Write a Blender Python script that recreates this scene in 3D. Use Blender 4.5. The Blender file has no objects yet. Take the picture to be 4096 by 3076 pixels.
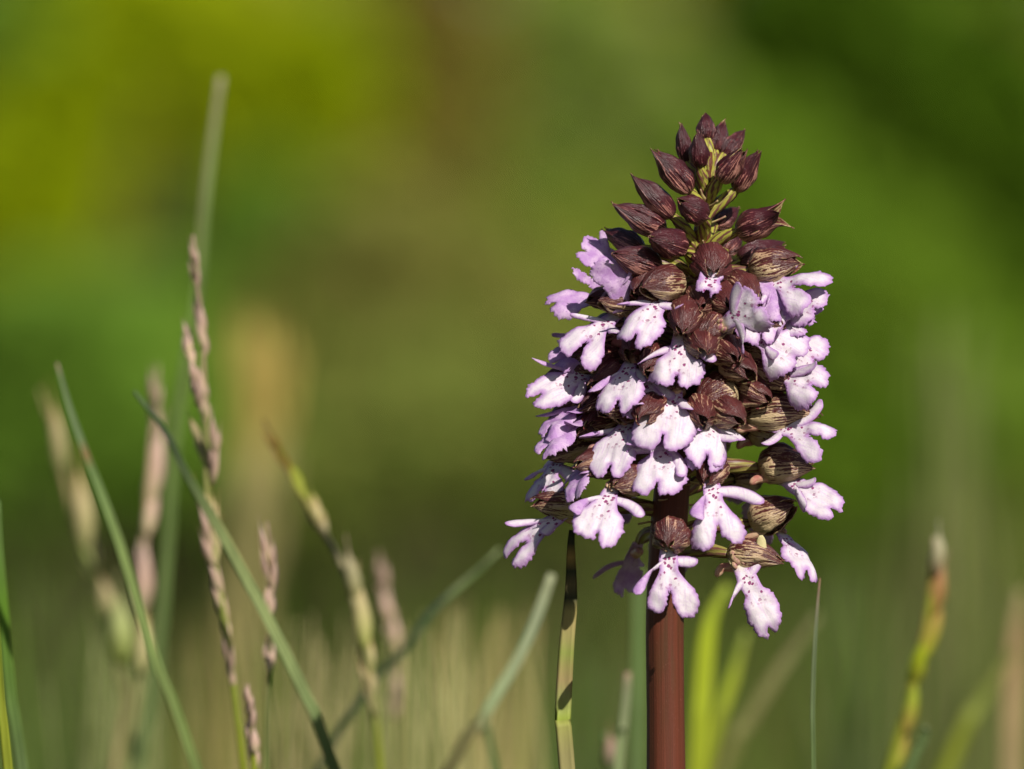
import bpy, math, random
import numpy as np
from mathutils import Vector, noise
from mathutils.geometry import delaunay_2d_cdt

# ------------------------------------------------------------------ camera, sky, sun
DCAM = 2.0                 # metres from lens to the orchid's stem
ZC = 0.335                 # lens height above the meadow
SPX = 0.175 / 1024         # metres per picture pixel at the orchid
SUN_AZ, SUN_EL = 28.0, 36.0   # degrees right of the camera's back, elevation

sc = bpy.context.scene
C = sc.collection
cam = bpy.data.cameras.new('camera')
cam.sensor_width = 36.0
cam.lens = 36.0 * DCAM / 0.175
cam.clip_start, cam.clip_end = 0.05, 3000
cam.dof.use_dof = True
cam.dof.focus_distance = DCAM - 0.008
cam.dof.aperture_fstop = cam.lens / 31.0
camo = bpy.data.objects.new('camera', cam)
camo.location = (0, -DCAM, ZC)
camo.rotation_euler = (math.pi / 2, 0, 0)
C.objects.link(camo)
sc.camera = camo

sun_dir = Vector((math.sin(math.radians(SUN_AZ)) * math.cos(math.radians(SUN_EL)),
                  -math.cos(math.radians(SUN_AZ)) * math.cos(math.radians(SUN_EL)),
                  math.sin(math.radians(SUN_EL))))      # towards the sun
w = bpy.data.worlds.new('World')
sc.world = w
w.use_nodes = True
nt = w.node_tree
sky = nt.nodes.new('ShaderNodeTexSky')
sky.sky_type = 'NISHITA'
sky.sun_disc = False
sky.sun_elevation = math.radians(SUN_EL)
sky.sun_rotation = math.atan2(sun_dir.x, sun_dir.y)
nt.nodes['Background'].inputs['Strength'].default_value = 0.052
nt.links.new(sky.outputs[0], nt.nodes['Background'].inputs['Color'])
sl = bpy.data.lights.new('sun', 'SUN')
sl.energy = 5.0
sl.angle = math.radians(0.53)
sl.color = (1.0, 0.945, 0.86)
so = bpy.data.objects.new('sun', sl)
so.rotation_euler = sun_dir.to_track_quat('Z', 'Y').to_euler()
so.location = (1, -2, 3)
C.objects.link(so)
sc.view_settings.view_transform = 'Standard'
sc.view_settings.look = 'None'
sc.view_settings.exposure = 0.12
sc.view_settings.gamma = 1.0
sc.view_settings.use_curve_mapping = False
sc.cycles.use_denoising = True
sc.cycles.use_adaptive_sampling = True
sc.cycles.adaptive_threshold = 0.008
sc.cycles.max_bounces = 8
sc.cycles.transparent_max_bounces = 8

rng = random.Random(11)
nrng = np.random.default_rng(5)

# ------------------------------------------------------------------ helpers
def P(px, py, ypx=0.0):
    """picture pixel (1024 wide) at depth ypx (pixels of SPX behind the stem plane) -> world"""
    y = ypx * SPX
    k = (DCAM + y) / DCAM * SPX
    return Vector(((px - 512) * k, y, ZC - (py - 384.5) * k))

def Pm(px, py, y):
    return P(px, py, y / SPX)

def link(name, me, parent=None):
    o = bpy.data.objects.new(name, me)
    C.objects.link(o)
    if parent is not None:
        o.parent = parent
    return o

def mesh(name, verts, faces, mats, idx=None, smooth=True, uv=None, col=None, attr=None):
    me = bpy.data.meshes.new(name)
    me.from_pydata([tuple(v) for v in verts], [], [tuple(f) for f in faces])
    for m in mats:
        me.materials.append(m)
    if idx is not None:
        me.polygons.foreach_set('material_index', np.asarray(idx, dtype=np.int32))
    if smooth:
        me.polygons.foreach_set('use_smooth', np.ones(len(me.polygons), dtype=bool))
    if uv is not None:
        li = np.empty(len(me.loops), dtype=np.int32)
        me.loops.foreach_get('vertex_index', li)
        l = me.uv_layers.new(name='UVMap')
        l.data.foreach_set('uv', np.asarray(uv, dtype=np.float32)[li].ravel())
    if col is not None:
        a = me.color_attributes.new('Col', 'FLOAT_COLOR', 'POINT')
        c4 = np.ones((len(verts), 4), dtype=np.float32)
        c4[:, :3] = col
        a.data.foreach_set('color', c4.ravel())
    if attr:
        for k, v in attr.items():
            a = me.attributes.new(k, 'FLOAT', 'POINT')
            a.data.foreach_set('value', np.asarray(v, dtype=np.float32))
    me.update()
    return me

def thing(name, label, cat, loc=(0, 0, 0), group=None):
    o = bpy.data.objects.new(name, None)
    o.empty_display_size = 0.01
    C.objects.link(o)
    o.location = loc
    o['label'] = label
    o['category'] = cat
    if group:
        o['group'] = group
    return o

def sm(a, b, x):
    t = np.clip((x - a) / (b - a), 0, 1)
    return t * t * (3 - 2 * t)

def catmull(pts, n):
    """resample a polyline of n-D control points to n points along a smooth curve"""
    pts = np.asarray(pts, float)
    p = np.vstack([2 * pts[0] - pts[1], pts, 2 * pts[-1] - pts[-2]])
    out = []
    for i in range(1, len(p) - 2):
        t = np.linspace(0, 1, 16, endpoint=False)[:, None]
        a, b, c, d = p[i - 1], p[i], p[i + 1], p[i + 2]
        out.append(0.5 * ((2 * b) + (-a + c) * t + (2 * a - 5 * b + 4 * c - d) * t ** 2 + (-a + 3 * b - 3 * c + d) * t ** 3))
    out = np.vstack(out + [pts[-1:]])
    s = np.concatenate([[0], np.cumsum(np.linalg.norm(np.diff(out, axis=0), axis=1))])
    q = np.linspace(0, s[-1], n)
    return np.stack([np.interp(q, s, out[:, k]) for k in range(out.shape[1])], axis=1)

def unit(v):
    v = np.asarray(v, float)
    return v / max(1e-12, np.linalg.norm(v))

def orth(p, a):
    p = np.asarray(p, float)
    return unit(p - a * np.dot(p, a))

def frames(path, up=(0.3, -1, 0.2)):
    T = np.gradient(path, axis=0)
    T /= np.maximum(1e-12, np.linalg.norm(T, axis=1))[:, None]
    n = orth(up, T[0])
    N = []
    for t in T:
        n = orth(n, t)
        N.append(n)
    N = np.array(N)
    return T, N, np.cross(T, N)

def tube(path, rad, seg=12, up=(0.3, -1, 0.2), ridge=None, flat=1.0, cap=True):
    """swept tube: verts, faces, uv (angle turns, length fraction)"""
    path = np.asarray(path, float)
    T, N, B = frames(path, up)
    n = len(path)
    th = np.linspace(0, 2 * np.pi, seg, endpoint=False)
    V, U = [], []
    for i in range(n):
        r = rad[i] * (np.ones(seg) if ridge is None else ridge(th, i / (n - 1)))
        V.append(path[i] + (r * np.cos(th))[:, None] * N[i] * flat + (r * np.sin(th))[:, None] * B[i])
        U.append(np.stack([th / (2 * np.pi), np.full(seg, i / (n - 1))], axis=1))
    F = []
    for i in range(n - 1):
        for j in range(seg):
            k = (j + 1) % seg
            F.append((i * seg + j, i * seg + k, (i + 1) * seg + k, (i + 1) * seg + j))
    V = np.vstack(V); U = np.vstack(U)
    if cap:
        F.append(tuple(range(seg))[::-1])
        F.append(tuple(range((n - 1) * seg, n * seg)))
    return V, F, U

# ------------------------------------------------------------------ materials
def mat(name):
    m = bpy.data.materials.new(name)
    m.use_nodes = True
    t = m.node_tree
    t.nodes.clear()
    out = t.nodes.new('ShaderNodeOutputMaterial')
    return m, t, out

class G:
    """tiny node-graph helper"""
    def __init__(s, t): s.t = t
    def n(s, kind, **kw):
        o = s.t.nodes.new(kind)
        for k, v in kw.items():
            setattr(o, k, v)
        return o
    def put(s, sock, v):
        if hasattr(v, 'is_output') or isinstance(v, bpy.types.NodeSocket):
            s.t.links.new(v, sock)
        else:
            sock.default_value = v
    def math(s, op, a, b=0.0, c=None, clamp=False):
        o = s.n('ShaderNodeMath', operation=op, use_clamp=clamp)
        s.put(o.inputs[0], a); s.put(o.inputs[1], b)
        if c is not None: s.put(o.inputs[2], c)
        return o.outputs[0]
    def mix(s, f, a, b):
        o = s.n('ShaderNodeMix', data_type='RGBA')
        s.put(o.inputs[0], f); s.put(o.inputs[6], a); s.put(o.inputs[7], b)
        return o.outputs[2]
    def ramp(s, x, lo, hi):
        o = s.n('ShaderNodeMapRange', interpolation_type='SMOOTHSTEP')
        s.put(o.inputs[0], x); s.put(o.inputs[1], lo); s.put(o.inputs[2], hi)
        return o.outputs[0]
    def noise(s, vec, scale, detail=3.0, rough=0.55):
        o = s.n('ShaderNodeTexNoise')
        s.put(o.inputs['Vector'], vec)
        o.inputs['Scale'].default_value = scale
        o.inputs['Detail'].default_value = detail
        o.inputs['Roughness'].default_value = rough
        return o.outputs['Fac']
    def attr(s, name):
        return s.n('ShaderNodeAttribute', attribute_name=name)
    def vec(s, x, y, z=0.0):
        o = s.n('ShaderNodeCombineXYZ')
        for i, q in enumerate((x, y, z)): s.put(o.inputs[i], q)
        return o.outputs[0]
    def uv(s):
        o = s.n('ShaderNodeUVMap', uv_map='UVMap')
        q = s.n('ShaderNodeSeparateXYZ')
        s.t.links.new(o.outputs[0], q.inputs[0])
        return q.outputs[0], q.outputs[1]
    def rnd(s):
        return s.n('ShaderNodeObjectInfo').outputs['Random']
    def surface(s, out, col, rough=0.5, spec=0.3, trans=0.0, tcol=None, bump=None, bstr=0.2, bdist=0.0003, sheen=0.0):
        p = s.n('ShaderNodeBsdfPrincipled')
        s.put(p.inputs['Base Color'], col)
        s.put(p.inputs['Roughness'], rough)
        s.put(p.inputs['Specular IOR Level'], spec)
        if sheen:
            p.inputs['Sheen Weight'].default_value = sheen
        if bump is not None:
            b = s.n('ShaderNodeBump')
            b.inputs['Strength'].default_value = bstr
            b.inputs['Distance'].default_value = bdist
            s.put(b.inputs['Height'], bump)
            s.t.links.new(b.outputs[0], p.inputs['Normal'])
        res = p.outputs[0]
        if trans:
            tr = s.n('ShaderNodeBsdfTranslucent')
            s.put(tr.inputs[0], tcol if tcol is not None else col)
            mx = s.n('ShaderNodeMixShader')
            mx.inputs[0].default_value = trans
            s.t.links.new(res, mx.inputs[1]); s.t.links.new(tr.outputs[0], mx.inputs[2])
            res = mx.outputs[0]
        s.t.links.new(res, out.inputs[0])

def lip_material(name, back=False):
    m, t, out = mat(name)
    g = G(t)
    u, v = g.uv()
    r = g.math('MULTIPLY', g.rnd(), 57.0)
    pos = g.vec(u, v, r)
    edge = g.attr('edge').outputs['Fac']           # 0 at the rim, 1 inside
    n1 = g.noise(pos, 0.09, 3)
    n2 = g.noise(pos, 0.55, 4, 0.65)
    if back:
        col = g.mix(g.ramp(n1, 0.35, 0.7), (0.52, 0.29, 0.60, 1), (0.70, 0.50, 0.72, 1))
        col = g.mix(g.ramp(n2, 0.5, 0.75), col, (0.40, 0.17, 0.50, 1))
    else:
        e = g.math('ADD', edge, g.math('MULTIPLY', g.math('SUBTRACT', n1, 0.5), 0.9))
        col = g.mix(g.ramp(e, -0.02, 0.80), (0.58, 0.35, 0.64, 1), (0.84, 0.765, 0.805, 1))
        rim = g.ramp(edge, 0.30, 0.0)
        col = g.mix(g.math('MULTIPLY', rim, 0.42), col, (0.48, 0.23, 0.56, 1))
        vein = g.noise(g.vec(g.math('MULTIPLY', u, 0.42), g.math('MULTIPLY', v, 0.035), r), 1.0, 2.0, 0.5)
        col = g.mix(g.math('MULTIPLY', g.ramp(vein, 0.53, 0.66), 0.34), col, (0.60, 0.38, 0.68, 1))
        col = g.mix(g.math('MULTIPLY', g.ramp(n2, 0.50, 0.74), 0.50), col, (0.60, 0.36, 0.70, 1))
        # cream throat
        col = g.mix(g.ramp(v, 5.0, -8.0), col, (0.74, 0.66, 0.34, 1))
        # tufts of crimson hairs along the middle of the lip
        warp = g.n('ShaderNodeVectorMath', operation='ADD')
        nz = g.n('ShaderNodeTexNoise'); nz.inputs['Scale'].default_value = 0.35
        t.links.new(pos, nz.inputs['Vector'])
        sc2 = g.n('ShaderNodeVectorMath', operation='SCALE'); sc2.inputs['Scale'].default_value = 3.4
        t.links.new(nz.outputs['Color'], sc2.inputs[0])
        t.links.new(pos, warp.inputs[0]); t.links.new(sc2.outputs[0], warp.inputs[1])
        vo = g.n('ShaderNodeTexVoronoi')
        vo.inputs['Scale'].default_value = 0.195
        vo.inputs['Randomness'].default_value = 0.85
        vo.voronoi_dimensions = '2D'
        t.links.new(warp.outputs[0], vo.inputs['Vector'])
        au = g.math('ABSOLUTE', u)
        region = g.math('MULTIPLY', g.ramp(au, 11.0, 7.0), g.math('MULTIPLY', g.ramp(v, 1.0, 5.0), g.ramp(v, 46.0, 30.0)))
        cellr = g.n('ShaderNodeSeparateColor'); t.links.new(vo.outputs['Color'], cellr.inputs[0])
        keep = g.ramp(cellr.outputs[0], 0.34, 0.38)
        size = g.math('MULTIPLY_ADD', cellr.outputs[1], 0.15, 0.23)
        spot = g.math('LESS_THAN', vo.outputs['Distance'], size)
        spot = g.math('MULTIPLY', g.math('MULTIPLY', spot, keep), region)
        col = g.mix(g.math('MULTIPLY', spot, 0.95), col, (0.27, 0.015, 0.15, 1))
    g.surface(out, col, 0.5, 0.3, 0.28, bump=n2, bstr=0.5, bdist=0.00025)
    return m

def sepal_material(name, kind):
    """purple-brown hood with cream streaks; 'pale' is where the streaks open up"""
    m, t, out = mat(name)
    g = G(t)
    u, v = g.uv()                                  # u: turns round the hood, v: along it
    r = g.math('MULTIPLY', g.rnd(), 91.0)
    pale = g.attr('pale').outputs['Fac']
    st = g.noise(g.vec(g.math('MULTIPLY', u, 54.0), g.math('MULTIPLY', v, 2.6), r), 1.0, 1.5, 0.45)
    dots = g.noise(g.vec(g.math('MULTIPLY', u, 95.0), g.math('MULTIPLY', v, 17.0), r), 1.0, 2.0, 0.55)
    big = g.noise(g.vec(g.math('MULTIPLY', u, 8.0), g.math('MULTIPLY', v, 3.0), r), 1.0, 2.0)
    x = g.math('ADD', g.math('MULTIPLY', st, 0.66), g.math('MULTIPLY', dots, 0.34))
    x = g.math('ADD', x, g.math('MULTIPLY', g.math('SUBTRACT', big, 0.5), 0.22))
    x = g.math('ADD', x, g.math('MULTIPLY', g.math('SUBTRACT', pale, 0.5), 0.30))
    f = g.ramp(x, 0.495, 0.57)
    if kind == 'bud':
        f = g.math('MULTIPLY', g.ramp(x, 0.51, 0.60), 0.9)
        dark = g.mix(big, (0.018, 0.005, 0.008, 1), (0.100, 0.018, 0.025, 1))
        light = g.mix(pale, (0.34, 0.105, 0.105, 1), (0.47, 0.24, 0.18, 1))
    else:
        dark = g.mix(big, (0.030, 0.008, 0.009, 1), (0.135, 0.030, 0.028, 1))
        light = g.mix(pale, (0.38, 0.19, 0.135, 1), (0.46, 0.37, 0.20, 1))
    col = g.mix(f, dark, light)
    g.surface(out, col, 0.36, 0.45, 0.0, bump=g.math('ADD', st, g.math('MULTIPLY', dots, 0.6)), bstr=0.7, bdist=0.0005)
    return m

def sepal_inside_material():
    m, t, out = mat('hood_lining')
    g = G(t)
    u, v = g.uv()
    n1 = g.noise(g.vec(g.math('MULTIPLY', u, 40.0), g.math('MULTIPLY', v, 8.0), g.math('MULTIPLY', g.rnd(), 31.0)), 1.0, 2)
    col = g.mix(g.ramp(n1, 0.45, 0.6), (0.16, 0.035, 0.04, 1), (0.38, 0.30, 0.14, 1))
    g.surface(out, col, 0.5, 0.3)
    return m

def ovary_material(bud=False):
    m, t, out = mat('bud_ovary' if bud else 'ovary_striped')
    g = G(t)
    u, v = g.uv()
    r = g.math('MULTIPLY', g.rnd(), 43.0)
    wv = g.math('SINE', g.math('MULTIPLY', g.math('ADD', u, g.math('MULTIPLY', v, 0.45)), 2 * math.pi * 6))
    n1 = g.noise(g.vec(g.math('MULTIPLY', u, 18.0), g.math('MULTIPLY', v, 4.0), r), 1.0, 3)
    f = g.ramp(g.math('ADD', g.math('MULTIPLY', wv, 0.30), n1), 0.42, 0.66)
    n2 = g.noise(g.vec(u, g.math('MULTIPLY', v, 2.5), r), 1.0, 2)
    green = g.mix(n2, (0.19, 0.17, 0.035, 1), (0.33, 0.27, 0.08, 1))
    if bud:
        green = g.mix(n2, (0.28, 0.29, 0.03, 1), (0.42, 0.38, 0.08, 1))
    pur = g.mix(n2, (0.085, 0.03, 0.028, 1), (0.18, 0.07, 0.05, 1))
    g.surface(out, g.mix(f, green, pur), 0.45, 0.35, bump=wv, bstr=0.3, bdist=0.0003)
    return m

def simple(name, c1, c2, su=6.0, sv=3.0, rough=0.5, trans=0.0, spec=0.3, lo=0.35, hi=0.65):
    m, t, out = mat(name)
    g = G(t)
    u, v = g.uv()
    n1 = g.noise(g.vec(g.math('MULTIPLY', u, su), g.math('MULTIPLY', v, sv), g.math('MULTIPLY', g.rnd(), 71.0)), 1.0, 3)
    g.surface(out, g.mix(g.ramp(n1, lo, hi), c1 + (1,), c2 + (1,)), rough, spec, trans, bump=n1, bstr=0.2)
    return m

def stem_material():
    m, t, out = mat('stem_red_brown')
    g = G(t)
    u, v = g.uv()
    fib = g.noise(g.vec(g.math('MULTIPLY', u, 55.0), g.math('MULTIPLY', v, 6.0)), 1.0, 4, 0.6)
    blot = g.noise(g.vec(g.math('MULTIPLY', u, 3.0), g.math('MULTIPLY', v, 16.0)), 1.0, 3)
    gr = g.noise(g.vec(g.math('MULTIPLY', u, 130.0), g.math('MULTIPLY', v, 620.0)), 1.0, 2, 0.6)
    col = g.mix(g.ramp(fib, 0.3, 0.7), (0.080, 0.023, 0.011, 1), (0.135, 0.037, 0.020, 1))
    col = g.mix(g.math('MULTIPLY', g.ramp(blot, 0.48, 0.7), 0.55), col, (0.065, 0.035, 0.013, 1))
    col = g.mix(g.math('MULTIPLY', g.ramp(gr, 0.66, 0.76), 0.5), col, (0.42, 0.17, 0.14, 1))
    g.surface(out, col, 0.45, 0.22, bump=g.math('ADD', fib, g.math('MULTIPLY', gr, 0.7)), bstr=0.3, bdist=0.0002)
    return m

def vcol_material(name, rough=0.5, trans=0.25, spec=0.3, scale=900.0, amp=0.35):
    m, t, out = mat(name)
    g = G(t)
    c = g.attr('Col').outputs['Color']
    tc = g.n('ShaderNodeTexCoord').outputs['Object']
    mp = g.n('ShaderNodeMapping'); mp.inputs['Scale'].default_value = (1, 1, 0.12)
    t.links.new(tc, mp.inputs[0])
    n1 = g.noise(mp.outputs[0], scale, 3)
    k = g.math('MULTIPLY_ADD', g.math('SUBTRACT', n1, 0.5), amp * 2, 1.0)
    o = g.n('ShaderNodeVectorMath', operation='SCALE')
    t.links.new(c, o.inputs[0]); t.links.new(k, o.inputs['Scale'])
    g.surface(out, o.outputs[0], rough, spec, trans)
    return m

M_LIP = lip_material('lip_front')
M_LIPB = lip_material('lip_back', True)
M_BUD = sepal_material('bud_sepal', 'bud')
M_HOOD = sepal_material('hood_sepal', 'hood')
M_IN = sepal_inside_material()
M_OV = ovary_material()
M_OVB = ovary_material(True)
M_SPUR = simple('spur_pink', (0.42, 0.16, 0.13), (0.62, 0.42, 0.27), 3, 2, 0.45)
M_BRACT = simple('bract_pale', (0.30, 0.14, 0.12), (0.48, 0.40, 0.16), 4, 2, 0.5, 0.1)
M_COL = simple('column_purple', (0.26, 0.09, 0.12), (0.55, 0.40, 0.22), 4, 3, 0.5)
M_STEM = stem_material()
M_GRASS = vcol_material('grass_blade', 0.55, 0.3, 0.12)
M_LEAF = vcol_material('leaf', 0.6, 0.3, 0.08, 60.0, 0.25)

# ------------------------------------------------------------------ the ground
def ground_material():
    m, t, out = mat('meadow_soil')
    g = G(t)
    p = g.n('ShaderNodeTexCoord').outputs['Object']
    a = g.noise(p, 0.7, 5); b = g.noise(p, 9.0, 4)
    col = g.mix(g.ramp(a, 0.35, 0.65), (0.030, 0.045, 0.012, 1), (0.060, 0.070, 0.020, 1))
    col = g.mix(g.ramp(b, 0.5, 0.75), col, (0.085, 0.065, 0.030, 1))
    g.surface(out, col, 0.9, 0.1, bump=b, bstr=0.6, bdist=0.02)
    return m

def build_ground():
    xs = np.concatenate([[-1500, -300, -60, -20], np.linspace(-8, 8, 33), [20, 60, 300, 1500]])
    ys = np.concatenate([[-1500, -100, -10], np.linspace(-4, 12, 33), [20, 60, 300, 1500]])
    V, F = [], []
    for y in ys:
        for x in xs:
            d = math.hypot(x, y)
            amp = 0.02 * min(1, max(0, d - 0.4))
            z = amp * noise.noise((x * 0.9, y * 0.9, 0.3)) - 0.012 * min(1, max(0, d - 0.4))
            V.append((x, y, z))
    n = len(xs)
    for j in range(len(ys) - 1):
        for i in range(n - 1):
            F.append((j * n + i, j * n + i + 1, (j + 1) * n + i + 1, (j + 1) * n + i))
    o = link('ground', mesh('ground', V, F, [ground_material()]))
    o['kind'] = 'structure'
build_ground()

# ------------------------------------------------------------------ the orchid
AX = [(635 + 31, 900), (666, 769), (665, 690), (665, 620), (669, 520), (674, 467), (681, 417), (687, 372), (693, 330),
      (699, 273), (702, 232), (706, 189), (710, 160), (712, 140)]
AXy = np.array([a[1] for a in AX][::-1], float)
AXx = np.array([a[0] for a in AX][::-1], float)
def ax_x(py): return float(np.interp(py, AXy, AXx))
RINGy = np.array([110, 150, 189, 232, 273, 330, 372, 417, 467, 520, 560], float)
RINGr = np.array([4, 15, 29, 42, 54, 60, 62, 66, 74, 78, 76], float)
def ring(py): return float(np.interp(py, RINGy, RINGr))

orchid_base = P(666, 384.5, 0); orchid_base.z = 0.0
orchid = thing('orchid', 'tall orchid spike with white and lilac flowers, dark maroon buds and a red-brown stem', 'orchid', orchid_base)
OB = np.array(orchid_base)

# stem: from the soil to the tip of the spike
def build_stem():
    zs = [(666, None)]
    pts = [np.array([OB[0], 0, -0.01]), np.array([OB[0] + 0.0006, 0.001, 0.10]), np.array([OB[0] + 0.0002, 0, 0.2])]
    rad = [0.0046, 0.0042, 0.0038]
    for (x, y), r in zip([(666, 769), (665.5, 690), (665, 620), (667, 560), (669, 520), (674, 467), (681, 417), (687, 372), (693, 330),
                          (699, 273), (702, 232), (706, 189), (709, 168), (711, 152)],
                         [19.0, 18.8, 18.6, 18.5, 18.3, 17, 15, 13.5, 12, 10, 8.5, 6, 3.6, 1.6]):
        pts.append(np.array(P(x, y, 0))); rad.append(r * SPX)
    pr = catmull([list(p) + [r] for p, r in zip(pts, rad)], 170)
    rid = lambda th, t: 1 + 0.020 * np.sin(7 * th + 0.6) + 0.012 * np.sin(13 * th + 2 + 5 * t) + 0.014 * np.sin(37 * t + th) + 0.010 * np.sin(81 * t)
    V, F, U = tube(pr[:, :3], pr[:, 3], 40, ridge=rid)
    link('stem', mesh('stem', V - OB, F, [M_STEM], uv=U), orchid)
build_stem()

def shell(front, tris, n_front, thick, mats, uv, attr):
    """close an open sheet into a thin solid: front, back and rim"""
    V = np.asarray(front, float)
    nV = len(V)
    N = np.zeros_like(V)
    for f in tris:
        a, b, c = V[f[0]], V[f[1]], V[f[2]]
        nn = np.cross(b - a, c - a)
        for i in f: N[i] += nn
    N /= np.maximum(1e-15, np.linalg.norm(N, axis=1))[:, None]
    back = V - N * thick
    F = [tuple(f) for f in tris] + [tuple(i + nV for i in f[::-1]) for f in tris]
    idx = [0] * len(tris) + [1] * len(tris)
    cnt = {}
    for f in tris:
        for i in range(len(f)):
            e = (f[i], f[(i + 1) % len(f)])
            cnt[e] = 1
    for (a, b) in list(cnt):
        if (b, a) not in cnt:
            F.append((b, a, a + nV, b + nV)); idx.append(n_front)
    return np.vstack([V, back]), F, idx, np.vstack([uv, uv]), {k: np.concatenate([v, v]) for k, v in attr.items()}

def lip_body_outline(L, nw, wa, sl, sr, split, av, skew, R, notch=5.0, rnd=False):
    """half outlines in pixels (u across, v down); skirt lobes sl / sr wide"""
    def half(sw, dl):
        if rnd:
            return [(nw * 0.9, -14), (nw, 0), (nw * 1.15, av * 0.55), (max(wa, nw) * 1.1, av + 2), (sw * 0.58, L * 0.38), (sw * 0.88, L * 0.48),
                    (sw * 1.0, L * 0.62), (sw * 0.98, L * 0.74 + dl * .5), (sw * 0.80, L * 0.91 + dl * .8),
                    (sw * 0.45, L * 1.0 + dl), (sw * 0.20, L * 1.0 + dl), (2.2, L * 0.985 - split * 0.25), (1.3, L * 0.97 - split * .7), (0.8, L * 0.96 - split)]
        return [(nw * 0.9, -14), (nw, 0), (nw * 1.12, av * 0.55), (max(wa, nw) * 1.02, av + 4), (wa, av + 11),
                (wa + (sw - wa) * 0.42, L * 0.52), (sw * 0.9, L * 0.66), (sw * 1.0, L * 0.80 + dl * .5), (sw * 0.90, L * 0.93 + dl * .8),
                (sw * 0.62, L * 1.0 + dl), (sw * 0.30, L * 0.97 + dl), (notch * 0.45 + 0.6, L * 0.97 - split * 0.45), (0.9, L * 0.94 - split)]
    r = half(sr, R.uniform(-2, 4)); l = half(sl, R.uniform(-2, 4))
    pr = catmull(r, 90); pl = catmull(l, 90)
    tooth = [(0.0, L * 0.94 - split + min(4.5, split * 0.6))]
    out = []
    ph = R.uniform(0, 50)
    for k, (pp, sg) in enumerate(((pr, 1), (pl, -1))):
        T = np.gradient(pp, axis=0); T /= np.linalg.norm(T, axis=1)[:, None]
        nrm = np.stack([T[:, 1], -T[:, 0]], axis=1) * 1.0
        s = np.arange(len(pp)) / (len(pp) - 1)
        amp = sm(0.38, 0.52, s) * (1 - sm(0.93, 1.0, s))
        d = np.array([noise.noise((q * 17 + ph, k * 9.1, 0)) * 1.9 + noise.noise((q * 42 + ph, k * 5.3, 4)) * 2.3 for q in s])
        pp = pp + nrm * (d * amp)[:, None]
        pp[:, 0] *= sg
        out.append(pp)
    poly = np.vstack([out[0], tooth, out[1][::-1]])
    poly[:, 0] += skew * np.clip(poly[:, 1] / L, 0, 1) ** 2 * L
    return poly

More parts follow.
